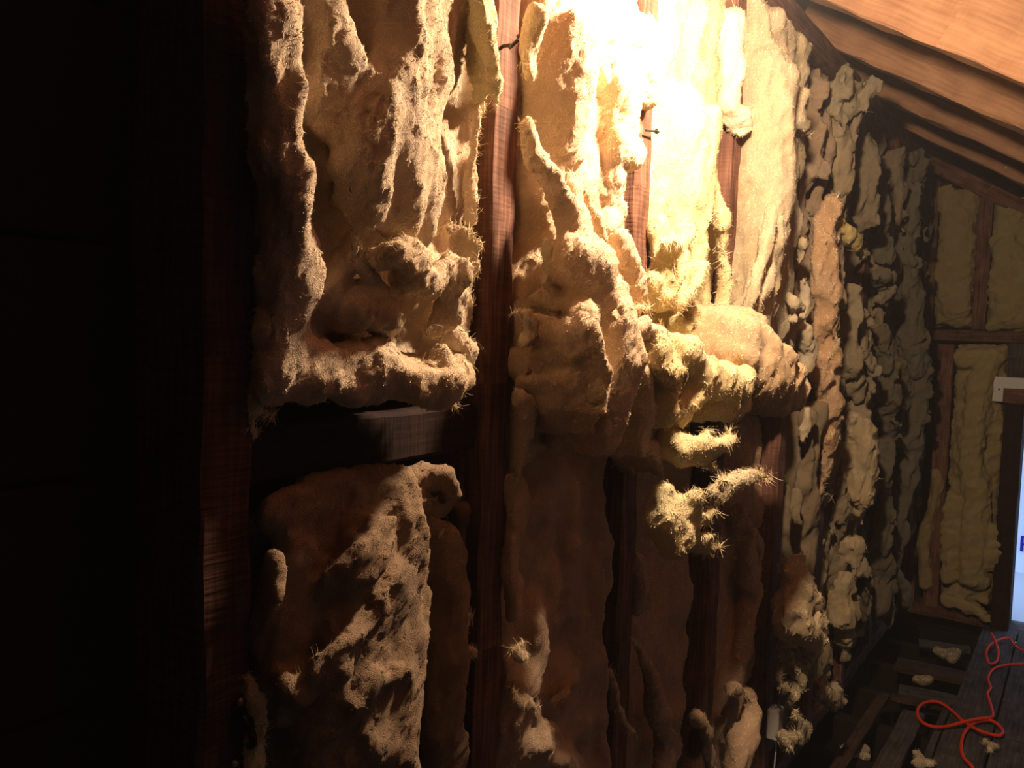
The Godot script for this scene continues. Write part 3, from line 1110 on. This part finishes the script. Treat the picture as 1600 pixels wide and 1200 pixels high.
	wool("torn_tuft", o, "wool_yellow", [], [
		"6: 412 472 6 5, 414 490 10 10, 418 515 12 11, 414 540 10 9, 408 562 8 6, 403 590 6 4, 400 606 6 3, 405 622 8 7, 407 638 8 7, 402 652 6 4, 402 675 4 2",
		"3: 424 520 14 5, 432 532 16 2",
		"2: 408 640 10 4, 440 648 14 1",
	], {"seed": 7, "cell": 0.003, "hair": 0.8, "amp": 0.004, "amp2": 0.0025, "label": "bright ragged tuft against the stud"})
	# ---- first bay, below
	o = batt("wool_batt", "brown shade-tinted wool batt between the two nearest studs, below the bare timber block", 0.66, 0.02)
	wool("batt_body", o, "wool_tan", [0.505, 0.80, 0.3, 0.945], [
		"34: 600 790 4 42, 592 880 8 48, 585 980 8 50, 580 1090 8 50, 580 1230 8 50",
		"34: 520 850 2 42, 512 940 4 48, 505 1040 4 48, 500 1130 4 48, 500 1230 4 46",
		"16: 618 810 26 18, 640 860 28 18, 648 930 26 16, 642 1010 28 16, 636 1090 26 16",
		"14: 520 905 44 10, 560 860 52 11, 600 812 48 9",
		"14: 560 905 54 9, 590 872 56 9, 612 846 50 8",
		"12: 590 930 56 7, 612 900 54 7",
		"14: 500 1040 50 9, 545 1000 57 9, 590 950 55 8",
		"16: 440 1075 34 14, 485 1072 44 13, 525 1050 50 11",
		"12: 560 1110 56 9, 596 1064 56 9, 620 1046 50 8",
		"14: 580 1160 50 12, 615 1180 48 12, 640 1210 44 12",
		"-12: 500 1085 62 6, 550 1030 68 6, 600 985 66 5",
		"-12: 470 980 52 7, 520 935 62 6",
		"16: 460 860 10 22, 440 940 8 24, 430 1010 8 22, 425 1100 6 20",
		"16: 692 850 -10 24, 702 930 -8 24, 700 1010 -8 24, 694 1100 -8 24, 690 1210 -8 24",
		"14: 430 810 0 20, 480 785 4 20, 540 765 6 18, 600 752 2 16, 655 748 0 14",
		"10: 665 742 10 14, 692 746 12 15, 704 768 10 15, 694 795 4 14, 672 790 6 10",
		"8: 660 770 14 9, 672 782 16 8",
		"8: 425 905 28 9, 430 885 30 9, 420 930 28 8",
		"10: 728 800 -30 16, 730 850 -34 16",
	], {"seed": 12, "level": -0.03, "cell": 0.0044, "hair": 0.28, "grain": Vector3(0.7, 1, 0.2), "tint": Color(.43, .375, .335)})  # tint painted darker in place of the shade missing on this batt
	wool("torn_tuft", o, "wool_yellow", [], [
		"6: 394 1056 6 3, 400 1085 8 6, 405 1115 10 9, 408 1140 12 11, 402 1170 10 11, 400 1215 8 11",
		"4: 416 1135 14 6, 420 1142 14 4",
	], {"seed": 13, "cell": 0.0035, "hair": 0.7, "amp": 0.004, "amp2": 0.0025, "label": "pale tuft beside the nearest stud"})
	wool("torn_tuft", o, "wool_grey", [], ["3: 722 1020 -6 5, 735 1025 4 6, 744 1030 6 2"], {"seed": 15, "cell": 0.0035, "hair": 0.8, "amp": 0.004})
	wool("torn_tuft", o, "wool_grey", [], ["3: 720 975 -10 6, 728 960 0 7, 736 962 4 5"], {"seed": 14, "cell": 0.0035, "hair": 0.8, "amp": 0.004, "label": "small loose wisp in the dark gap"})

	# ---- second bay, above
	o = batt("wool_batt", "pinkish wool batt bulging far out, right of the stud with the bent nail", 1.06, 1.03)
	wool("batt_body", o, "wool_tan", [0.90, 1.205, 0.96, 1.8], [
		"24: 884 70 16 44, 880 150 18 44, 870 230 14 36, 866 275 10 24",
		"10: 838 20 34 14, 832 80 34 12, 826 112 32 8",
		"24: 960 120 16 42, 955 190 16 40, 950 240 18 32, 985 245 14 22",
		"20: 1000 60 10 34, 1010 140 6 26",
		"8: 822 200 34 10, 838 240 44 13, 858 280 50 14, 876 325 54 15, 900 370 58 18",
		"20: 846 300 -8 28, 850 350 -10 30, 858 390 -8 28",
		"8: 880 285 44 10, 890 305 50 15, 900 345 54 17, 915 375 58 14",
		"6: 922 300 44 7, 930 330 48 10, 940 365 52 12",
		"14: 955 290 22 22, 962 330 22 20, 952 355 24 16",
		"-10: 978 300 36 10, 985 345 32 12",
		"18: 895 410 66 32, 922 420 76 34, 925 460 76 34, 905 500 62 30",
		"12: 965 375 58 16, 980 415 68 21, 990 455 68 18, 1000 478 66 10",
		"14: 960 440 46 18, 970 470 46 18",
		"20: 862 440 10 36, 868 500 10 36, 872 540 8 34",
	], {"seed": 22, "dz": 6.0, "level": 0.012, "cell": 0.0046, "hair": 0.7, "hair_thick": 0.0006, "tint": Color(1.02, 0.97, 0.93)})
	wool("sagging_folds", o, "wool_tan", [], [
		"10: 904 420 -10 12, 908 460 20 12, 918 515 56 13, 930 550 62 13, 938 590 60 12, 940 625 56 11, 928 655 48 9",
		"12: 945 430 10 20, 956 470 40 22, 968 510 58 26, 974 560 60 28, 968 610 56 27, 958 660 48 22, 944 700 38 13",
		"8: 985 512 54 10, 1008 512 60 13, 1026 522 62 14, 1036 548 56 9",
		"8: 996 550 50 16, 1006 600 52 17, 1006 650 48 16, 994 700 38 12",
		"6: 1010 690 44 10, 1024 708 46 10, 1036 730 46 4, 1040 738 46 2",
		"8: 905 600 40 10, 915 640 42 10, 922 672 38 8",
		"6: 938 610 66 7, 944 625 66 6, 940 640 66 6",
		"6: 1000 484 54 6, 1010 484 58 3, 1016 481 58 2",
	], {"seed": 23, "deep": .075, "dz": 55.0, "cell": 0.004, "hair": 0.7, "hair_thick": 0.0006, "tint": Color(1.02, 0.96, 0.92), "amp": 0.006, "label": "drooping folds at the batt's lower edge"})
	wool("low_roll", o, "wool_tan", [], [
		"16: 826 570 10 28, 862 576 16 32, 894 590 20 32, 905 640 12 26, 855 640 8 26",
		"8: 815 618 32 13, 820 650 34 14, 819 700 32 11, 814 738 28 8, 811 755 26 3",
		"8: 852 600 44 10, 866 618 48 14, 876 636 48 12, 862 646 46 9",
	], {"seed": 25, "cell": 0.0046, "hair": 0.5, "tint": Color(.95, .88, .84), "label": "small sausage shaped rolls beside the stud"})
	wool("torn_tuft", o, "wool_cream", [], [
		"5: 802 490 34 5, 816 484 40 7, 828 494 42 9, 830 515 40 10, 820 534 38 8, 836 536 40 2",
		"4: 840 500 38 5, 838 520 38 4",
	], {"seed": 24, "cell": 0.004, "hair": 0.7, "amp": 0.005, "label": "pale torn tuft over the stud's edge"})
	wool("torn_tuft", o, "wool_cream", [], ["5: 846 376 26 5, 852 395 30 9, 852 415 28 7, 848 438 26 4", "4: 848 438 26 4, 850 446 28 4, 858 454 30 3, 864 464 30 1"], {"seed": 26, "dz": 12.0, "cell": 0.004, "hair": 0.7, "amp": 0.005})
	# ---- second bay, below
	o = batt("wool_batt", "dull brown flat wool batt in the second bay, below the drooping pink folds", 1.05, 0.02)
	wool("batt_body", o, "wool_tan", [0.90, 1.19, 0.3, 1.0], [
		"16: 925 690 16 20, 930 760 16 16, 932 830 16 15, 922 880 14 17, 932 950 16 17, 928 1010 14 14, 935 1100 10 16, 940 1220 10 16",
		"14: 805 760 8 14, 800 860 8 14, 796 960 8 14",
		"18: 860 740 4 26, 890 820 0 22",
		"10: 860 1100 14 10, 885 1080 20 10, 898 1062 18 6",
		"14: 840 1150 8 24, 880 1200 10 26",
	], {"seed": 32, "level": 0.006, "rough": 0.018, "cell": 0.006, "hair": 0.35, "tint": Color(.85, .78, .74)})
	wool("torn_tuft", o, "wool_tan", [], [
		"8: 952 1050 16 9, 962 1090 24 10, 974 1122 30 9, 988 1140 34 4, 993 1145 34 1",
	], {"seed": 33, "cell": 0.004, "hair": 0.6, "amp": 0.005, "label": "hanging tail of wool"})
	wool("torn_tuft", o, "wool_tan", [], ["5: 796 1016 20 7, 806 1030 26 9, 820 1034 24 6", "4: 808 1010 26 5, 816 1016 28 5"], {"seed": 34, "dz": 30.0, "cell": 0.004, "hair": 0.8, "amp": 0.005})
	wool("torn_tuft", o, "wool_tan", [], ["4: 804 1085 18 8, 818 1098 24 8, 832 1110 22 2"], {"seed": 35, "dz": 20.0, "cell": 0.004, "hair": 0.8, "amp": 0.005})

	# ---- third bay
	o = batt("wool_batt", "yellow wool batt behind the bulb, brightly lit and folded diagonally", 1.46, 1.03)
	wool("batt_body", o, "wool_yellow", [1.29, 1.62, 0.98, 1.8], [
		"34: 1060 180 0 44, 1066 260 2 46, 1062 340 2 44, 1050 420 4 40",
		"18: 1108 180 20 18, 1104 260 24 20, 1096 330 28 22, 1086 390 30 22, 1068 440 30 20, 1046 472 22 16",
		"-14: 1054 312 46 20, 1060 345 48 24, 1056 366 44 16",
		"12: 1040 372 46 10, 1062 378 52 10, 1078 366 50 10",
		"16: 1032 360 18 22, 1038 405 22 24, 1034 440 18 20",
		"10: 1074 396 62 10, 1060 434 62 10, 1042 464 54 9",
		"10: 1096 416 60 10, 1078 452 60 10, 1060 478 52 9",
		"-10: 1084 410 60 7, 1068 446 58 7, 1050 474 50 6",
		"12: 1020 440 18 20, 1030 470 18 20",
		"-16: 1108 440 50 14, 1104 480 48 16, 1108 510 44 13",
		"10: 1116 300 32 11, 1124 350 36 13, 1130 410 38 14, 1131 460 38 13, 1128 510 40 15, 1124 545 38 12, 1119 562 36 4",
		"14: 1055 505 26 18, 1072 510 36 16, 1074 545 34 12",
		"10: 1084 480 30 10, 1092 515 36 14, 1096 560 36 10",
	], {"seed": 42, "level": -0.002, "cell": 0.0062, "hair_size": 0.018, "hair": 1.0, "hair_thick": 0.0008, "tint": Color(.74, .72, .66)})  # tint lowered to paint in partial shade this close to the bulb
	wool("torn_roll", o, "wool_yellow", [], [
		"14: 1030 550 46 24, 1040 590 52 30, 1036 630 48 24, 1026 655 40 12",
		"10: 1058 548 54 22, 1080 570 58 24, 1084 610 56 22, 1060 640 50 22",
		"10: 1104 580 60 22, 1124 600 64 28, 1140 626 60 20, 1112 640 56 22",
		"6: 1138 632 64 12, 1148 640 62 6",
		"-8: 1058 600 84 14, 1056 622 80 14",
		"6: 1036 645 50 10, 1040 660 48 5",
		"14: 1128 590 40 26, 1150 600 36 30, 1150 630 34 24",
	], {"seed": 43, "deep": .15, "dz": 75.0, "cell": 0.0058, "hair_size": 0.018, "hair": 1.0, "hair_thick": 0.0008, "amp": 0.009, "tint": Color(.92, .86, .78), "label": "ragged roll sagging over the timber block"})
	wool("torn_tuft", o, "wool_yellow", [], [
		"10: 1040 692 10 24, 1062 700 30 30, 1088 702 52 24, 1112 696 66 18, 1134 690 78 10, 1144 690 82 5",
		"6: 1090 690 56 12, 1098 674 58 9, 1101 664 58 4",
		"6: 1100 715 58 12, 1112 724 60 6",
		"5: 1136 684 76 6, 1141 677 78 2",
	], {"seed": 44, "dz": 100.0, "cell": 0.005, "hair_size": 0.018, "hair": 1.0, "hair_thick": 0.0007, "amp": 0.006, "label": "pale pointed tuft sticking out"})
	wool("torn_wisp", o, "wool_grey", [], [
		"6: 1102 812 36 5, 1110 790 50 11, 1122 768 64 15, 1140 756 76 15, 1160 752 86 12, 1178 744 94 9, 1196 740 102 4, 1203 740 104 1",
		"4: 1130 748 74 6, 1150 741 82 5, 1170 738 90 4",
		"3: 1168 752 90 6, 1186 748 98 3",
	], {"seed": 45, "dz": 90.0, "cell": 0.0045, "hair_size": 0.018, "hair": 1.0, "hair_thick": 0.0007, "amp": 0.005, "label": "thin grey feathery wisp"})
	wool("torn_tuft", o, "wool_yellow", [], [
		"12: 1036 800 14 22, 1046 815 26 32, 1060 835 34 32, 1048 848 26 20",
		"8: 1050 786 30 16, 1048 772 28 8",
		"8: 1076 800 44 20, 1082 786 48 14, 1083 775 48 5",
		"8: 1080 830 44 20, 1094 812 54 12, 1108 804 60 7, 1122 796 66 3",
		"8: 1070 848 40 16, 1090 850 50 14, 1108 850 60 9, 1124 852 68 3",
		"5: 1104 842 62 6, 1112 834 64 3",
		"6: 1040 770 20 14, 1036 790 18 14",
	], {"seed": 46, "dz": 110.0, "cell": 0.005, "hair_size": 0.018, "hair": 1.0, "hair_thick": 0.0007, "amp": 0.008, "label": "fan shaped torn tuft"})
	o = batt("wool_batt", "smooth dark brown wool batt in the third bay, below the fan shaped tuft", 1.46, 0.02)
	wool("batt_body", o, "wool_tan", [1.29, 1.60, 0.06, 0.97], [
		"14: 990 880 -6 16, 996 920 -4 18, 994 950 -6 14",
		"10: 992 1010 16 8, 1004 1020 22 12, 1016 1060 24 15, 1024 1110 24 19, 1040 1150 20 17, 1034 1200 20 17",
		"12: 1090 1120 -4 14, 1104 1160 0 14, 1110 1210 0 14",
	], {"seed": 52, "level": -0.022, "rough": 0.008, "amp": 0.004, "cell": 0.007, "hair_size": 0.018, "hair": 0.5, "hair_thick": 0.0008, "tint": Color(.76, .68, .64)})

	# ---- fourth bay
	o = batt("wool_batt", "long smooth cream wool drape, creased diagonally above a big sagging roll", 1.86, 1.0)
	wool("batt_body", o, "wool_cream", [1.70, 2.055, 0.98, 1.82], [
		"36: 1196 130 -22 58, 1194 220 -20 62, 1190 310 -20 62, 1182 390 -22 60, 1172 470 -24 54",
		"20: 1222 130 6 30, 1214 200 4 28, 1204 290 4 28",
		"22: 1204 330 14 24, 1202 380 18 24, 1192 430 16 22, 1178 475 8 20",
		"16: 1200 330 30 12, 1196 390 32 12, 1180 440 28 12, 1168 480 20 12",
		"14: 1212 350 26 9, 1208 400 28 9, 1192 450 24 9, 1178 488 16 9",
		"-16: 1206 395 56 7, 1192 440 52 7, 1176 478 44 7",
		"10: 1244 150 0 22, 1250 190 6 17, 1262 210 10 10, 1268 218 12 4",
		"-14: 1180 150 24 18, 1186 165 20 14",
		"14: 1160 490 -16 22, 1180 510 -6 24",
	], {"seed": 62, "dz": 50.0, "level": 0.03, "cell": 0.0075, "hair_size": 0.018, "hair": 0.9, "hair_thick": 0.0006, "tint": Color(.68, .65, .60), "amp": 0.006})
	wool("crumpled_scrap", o, "wool_cream", [], [
		"10: 1142 40 4 30, 1138 110 4 30, 1140 165 4 24, 1146 196 4 16",
		"8: 1156 178 20 18, 1160 200 16 14, 1152 210 12 8",
	], {"seed": 61, "cell": 0.006, "hair_size": 0.018, "hair": 0.9, "hair_thick": 0.0006, "label": "crumpled scrap over the top of the stud"})
	wool("sagging_roll", o, "wool_tan", [], [
		"20: 1150 560 20 50, 1176 580 34 58, 1200 598 40 60, 1226 610 34 44",
		"14: 1164 520 34 36, 1186 545 46 36",
		"6: 1206 545 60 20, 1224 562 74 22, 1242 580 84 16, 1258 590 90 6, 1263 592 92 2",
		"8: 1230 606 74 22, 1244 596 82 14",
		"12: 1160 500 24 26, 1176 505 26 26",
		"-7: 1196 530 90 10, 1212 590 100 9",
	], {"seed": 63, "deep": .15, "dz": 75.0, "cell": 0.0075, "hair_size": 0.018, "hair": 0.9, "hair_thick": 0.0006, "amp": 0.007, "tint": Color(.76, .69, .58), "label": "big roll folded out with a pointed corner"})
	o = batt("wool_batt", "recessed crumbling brown wool batt in the fourth bay, beside the stud with the white box", 1.86, 0.02)
	wool("batt_body", o, "wool_tan", [1.71, 2.055, 0.05, 0.96], [
		"12: 1156 800 -6 20, 1166 860 -4 26, 1172 930 -6 28, 1160 1000 -10 26, 1150 1060 -10 20",
		"8: 1180 830 4 12, 1186 865 6 10, 1184 900 4 10, 1188 920 6 8",
		"10: 1166 1090 10 24, 1172 1130 24 28, 1158 1160 24 30, 1150 1200 22 30",
		"6: 1140 1075 10 14, 1160 1080 20 8, 1180 1090 24 5",
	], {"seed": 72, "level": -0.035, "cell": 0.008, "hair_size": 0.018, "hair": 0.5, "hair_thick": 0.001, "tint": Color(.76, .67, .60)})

	# ---- fifth bay: strips, the long orange roll and the heap at its foot
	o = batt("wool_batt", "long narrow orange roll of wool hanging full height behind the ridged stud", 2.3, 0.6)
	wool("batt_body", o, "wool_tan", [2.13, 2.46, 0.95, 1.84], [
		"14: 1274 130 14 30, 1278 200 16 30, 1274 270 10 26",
	] + strips(2.13, 2.46, 1.0, 1.84, 82, 7, 4, 0.0), {"seed": 82, "warp": 0.026, "amp": 0.01, "level": -0.03, "cell": 0.0075, "hair": 0.2, "tint": Color(.5, .47, .45)})  # dark tint stands in for the bulb's fading light
	wool("hanging_roll", o, "wool_tan", [], [
		"14: 1294 320 34 26, 1288 380 36 34, 1286 440 36 36, 1288 500 36 34, 1290 560 38 36, 1292 620 38 36, 1294 670 36 30, 1292 720 30 22, 1288 770 24 12",
		"10: 1300 330 28 18, 1302 370 28 20",
	], {"seed": 83, "warp": 0.026, "amp": 0.011, "cell": 0.008, "hair_size": 0.018, "hair": 0.6, "hair_thick": 0.001, "tint": Color(.9, .74, .60), "label": "orange brown roll"})
	wool("torn_tuft", o, "wool_cream", [], [
		"8: 1254 440 30 10, 1258 470 34 18, 1252 496 30 14",
		"8: 1238 470 50 18, 1246 480 46 14, 1236 500 44 10",
		"8: 1256 520 36 22, 1262 545 34 22, 1258 570 32 20",
		"6: 1252 380 36 12, 1256 392 34 12, 1250 404 30 8",
		"6: 1262 640 30 14, 1258 670 26 16, 1256 690 24 8",
	], {"seed": 84, "tint": Color(.85, .82, .78), "cell": 0.007, "hair": 0.4, "amp": 0.007, "label": "pale scraps caught on the stud"})
	o = batt("wool_batt", "ragged pale heap of wool at the foot of the fifth bay above the dark gap", 2.3, 0.1)
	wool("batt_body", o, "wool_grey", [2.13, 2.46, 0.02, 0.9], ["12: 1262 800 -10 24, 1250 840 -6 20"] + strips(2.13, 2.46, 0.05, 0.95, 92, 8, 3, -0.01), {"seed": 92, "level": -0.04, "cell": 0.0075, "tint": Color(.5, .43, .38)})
	wool("torn_clump", o, "wool_cream", [], [
		"16: 1240 890 20 30, 1246 930 40 46, 1240 970 44 46, 1258 985 56 40, 1276 1010 64 24, 1282 1024 66 10",
		"10: 1256 900 34 22, 1266 940 50 22, 1276 970 56 18",
		"8: 1232 885 16 18, 1228 900 16 16",
	], {"seed": 93, "warp": 0.024, "amp": 0.013, "dz": 40.0, "tint": Color(.78,.72,.64), "cell": 0.008, "hair_size": 0.018, "hair": 0.6, "hair_thick": 0.0011, "label": "large pale clump"})
	wool("torn_clump", o, "wool_grey", [], [
		"12: 1222 1010 20 24, 1226 1040 24 22, 1216 1060 20 16",
		"10: 1240 1030 50 16, 1250 1060 56 20, 1236 1090 50 14",
		"10: 1276 1070 66 18, 1296 1085 76 28, 1304 1098 80 20",
		"8: 1222 1075 36 12, 1228 1090 40 12, 1234 1100 40 4",
		"10: 1240 1120 56 18, 1250 1140 60 22, 1228 1160 50 20",
		"8: 1262 1030 60 12, 1254 1050 60 8",
	], {"seed": 94, "warp": 0.024, "amp": 0.011, "dz": 25.0, "tint": Color(.75, .70, .62), "cell": 0.007, "hair_size": 0.018, "hair": 0.6, "hair_thick": 0.0011, "label": "small torn lumps"})

	# ---- sixth bay
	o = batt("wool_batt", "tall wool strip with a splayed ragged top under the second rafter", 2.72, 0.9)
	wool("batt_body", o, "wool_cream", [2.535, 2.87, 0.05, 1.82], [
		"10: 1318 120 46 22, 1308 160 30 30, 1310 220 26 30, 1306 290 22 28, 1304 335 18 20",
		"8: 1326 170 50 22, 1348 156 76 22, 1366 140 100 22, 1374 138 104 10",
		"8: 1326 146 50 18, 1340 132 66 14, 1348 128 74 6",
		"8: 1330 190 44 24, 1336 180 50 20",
	] + strips(2.54, 2.87, 0.1, 1.8, 102, 12, 6, -0.01), {"seed": 102, "warp": 0.03, "amp": 0.012, "level": -0.03, "cell": 0.0075, "hair_size": 0.018, "hair": 0.2, "hair_thick": 0.0009, "tint": Color(.5, .47, .42)})  # tinted down to imitate light falling off with distance
	wool("torn_tuft", o, "wool_yellow", [], [
		"8: 1308 345 40 18, 1322 365 52 26, 1336 380 62 20, 1346 388 66 8",
		"6: 1340 390 60 10, 1348 405 60 8",
	], {"seed": 103, "cell": 0.008, "hair": 0.4, "amp": 0.008, "tint": Color(.9, .82, .58), "label": "bright yellow tuft"})
	wool("hanging_strip", o, "wool_cream", [], [
		"12: 1330 460 24 26, 1326 510 24 30, 1324 560 26 34, 1330 600 24 28, 1330 640 14 16",
		"10: 1342 480 30 12, 1350 540 40 16, 1362 576 56 18, 1370 582 60 8",
		"10: 1350 600 50 20, 1342 620 40 18",
	], {"seed": 104, "warp": 0.026, "amp": 0.01, "cell": 0.008, "hair_size": 0.018, "hair": 0.2, "hair_thick": 0.0009, "tint": Color(.5, .47, .41), "label": "lower creased strip"})
	# ---- seventh bay
	o = batt("wool_batt", "shade-tinted wool strip swollen into a pale pillow, in the bay beyond the yellow tuft", 3.12, 0.6)
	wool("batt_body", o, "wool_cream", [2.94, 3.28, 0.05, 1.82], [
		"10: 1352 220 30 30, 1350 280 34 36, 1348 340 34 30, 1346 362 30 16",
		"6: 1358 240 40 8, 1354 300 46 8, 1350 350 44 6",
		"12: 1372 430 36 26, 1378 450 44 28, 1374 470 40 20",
	] + strips(2.95, 3.28, 0.1, 1.8, 112, 12, 7, 0.0), {"seed": 112, "warp": 0.03, "amp": 0.012, "level": -0.025, "cell": 0.008, "hair_size": 0.018, "hair": 0.2, "hair_thick": 0.0009, "tint": Color(.4, .375, .34)})  # darker tint still, painting in the dimness of the far bays
	wool("pillow", o, "wool_cream", [], [
		"14: 1338 655 40 30, 1346 690 50 46, 1344 730 50 48, 1340 770 46 42, 1336 805 34 22",
		"8: 1358 670 60 20, 1360 710 62 22, 1354 750 60 18",
		"-6: 1356 680 92 8, 1356 730 96 8",
		"12: 1330 850 30 34, 1336 880 40 34, 1346 892 50 20",
		"10: 1318 910 26 30, 1314 960 24 34, 1320 1000 24 20",
	], {"seed": 113, "warp": 0.026, "amp": 0.011, "tint": Color(.78, .72, .6), "cell": 0.0075, "hair_size": 0.018, "hair": 0.2, "hair_thick": 0.0009, "label": "pale pillow shaped bulge"})
	# ---- last bays
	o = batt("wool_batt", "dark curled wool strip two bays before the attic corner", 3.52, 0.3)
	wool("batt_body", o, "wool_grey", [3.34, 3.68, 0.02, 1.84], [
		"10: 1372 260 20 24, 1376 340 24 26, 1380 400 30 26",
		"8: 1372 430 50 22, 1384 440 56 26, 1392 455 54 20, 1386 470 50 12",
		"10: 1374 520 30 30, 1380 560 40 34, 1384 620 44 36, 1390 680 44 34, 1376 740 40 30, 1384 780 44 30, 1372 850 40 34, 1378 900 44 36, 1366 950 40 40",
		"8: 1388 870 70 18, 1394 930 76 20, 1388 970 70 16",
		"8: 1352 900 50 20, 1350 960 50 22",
	] + strips(3.35, 3.69, 0.05, 1.8, 122, 12, 6, 0.01), {"seed": 122, "warp": 0.03, "amp": 0.015, "level": -0.015, "cell": 0.008, "hair": 0.15, "tint": Color(.36, .34, .32)})  # tint takes the place of light lost this far along the wall
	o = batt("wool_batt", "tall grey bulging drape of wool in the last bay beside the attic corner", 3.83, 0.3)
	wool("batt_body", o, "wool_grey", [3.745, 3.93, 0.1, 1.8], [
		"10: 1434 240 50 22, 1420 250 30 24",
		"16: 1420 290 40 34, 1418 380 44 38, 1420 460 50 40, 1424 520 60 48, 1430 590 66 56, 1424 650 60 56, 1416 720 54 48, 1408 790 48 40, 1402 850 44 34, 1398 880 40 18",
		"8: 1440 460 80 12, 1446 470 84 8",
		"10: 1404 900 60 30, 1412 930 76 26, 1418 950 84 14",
	] + strips(3.75, 3.92, 0.05, 1.75, 132, 5, 2, 0.01), {"seed": 132, "warp": 0.026, "amp": 0.012, "level": -0.015, "cell": 0.008, "hair": 0.15, "tint": Color(.38, .38, .38)})  # low tint paints in the weak light near the corner


func wool_on_end_wall():
	var o := thing("wool_batt", "square yellowish wool batt on the end wall, left of the short red stud", "insulation", Vector3(END, 1.22, 0.12))
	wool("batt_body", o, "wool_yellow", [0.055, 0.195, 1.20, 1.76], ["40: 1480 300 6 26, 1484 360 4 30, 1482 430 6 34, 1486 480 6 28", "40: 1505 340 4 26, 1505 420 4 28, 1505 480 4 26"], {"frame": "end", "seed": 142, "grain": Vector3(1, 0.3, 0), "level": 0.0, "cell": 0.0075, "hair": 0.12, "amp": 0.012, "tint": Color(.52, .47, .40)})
	o = thing("wool_batt", "square yellowish wool batt on the end wall, right of the short red stud", "insulation", Vector3(END, 1.22, 0.42))
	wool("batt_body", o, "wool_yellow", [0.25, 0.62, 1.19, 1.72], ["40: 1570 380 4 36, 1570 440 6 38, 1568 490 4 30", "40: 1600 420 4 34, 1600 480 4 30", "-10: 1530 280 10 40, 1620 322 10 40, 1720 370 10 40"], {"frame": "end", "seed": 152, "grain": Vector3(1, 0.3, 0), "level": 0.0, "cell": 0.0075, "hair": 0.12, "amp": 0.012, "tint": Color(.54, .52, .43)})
	o = thing("wool_batt", "tall puffy yellowish wool batt on the end wall beside the door jamb", "insulation", Vector3(END, 0.04, 0.24))
	wool("batt_body", o, "wool_yellow", [0.15, 0.335, 0.06, 1.13], [
		"-7: 1485 620 62 5, 1530 628 70 5, 1556 615 60 4",
		"-7: 1480 706 64 5, 1520 716 72 5, 1552 708 62 4",
		"-7: 1490 792 68 5, 1530 800 76 5, 1556 790 66 4",
		"-7: 1478 872 66 5, 1516 880 78 5",
		"40: 1508 560 20 40, 1550 556 16 36, 1530 600 24 46, 1520 660 24 46, 1518 720 26 46, 1525 780 28 50, 1520 840 30 54, 1520 900 30 52",
		"14: 1490 780 20 34, 1486 840 22 36, 1484 900 22 34",
		"14: 1552 830 24 34, 1552 880 24 30",
		"12: 1478 935 20 24, 1500 945 30 28, 1530 955 34 26, 1544 968 34 18",
		"-6: 1500 955 70 6, 1530 935 76 6, 1552 925 60 5",
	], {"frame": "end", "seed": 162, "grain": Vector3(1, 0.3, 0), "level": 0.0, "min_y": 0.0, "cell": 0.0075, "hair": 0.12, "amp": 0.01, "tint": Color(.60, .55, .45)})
	o = thing("wool_batt", "narrow broken strip of wool in the attic corner, left of the tall puffy batt", "insulation", Vector3(END, 0.1, 0.07))
	wool("torn_strip", o, "wool_yellow", [], [
		"10: 1462 735 10 18, 1464 760 10 22, 1460 790 6 22, 1448 820 6 26, 1440 850 4 26, 1446 880 0 26, 1448 910 0 26",
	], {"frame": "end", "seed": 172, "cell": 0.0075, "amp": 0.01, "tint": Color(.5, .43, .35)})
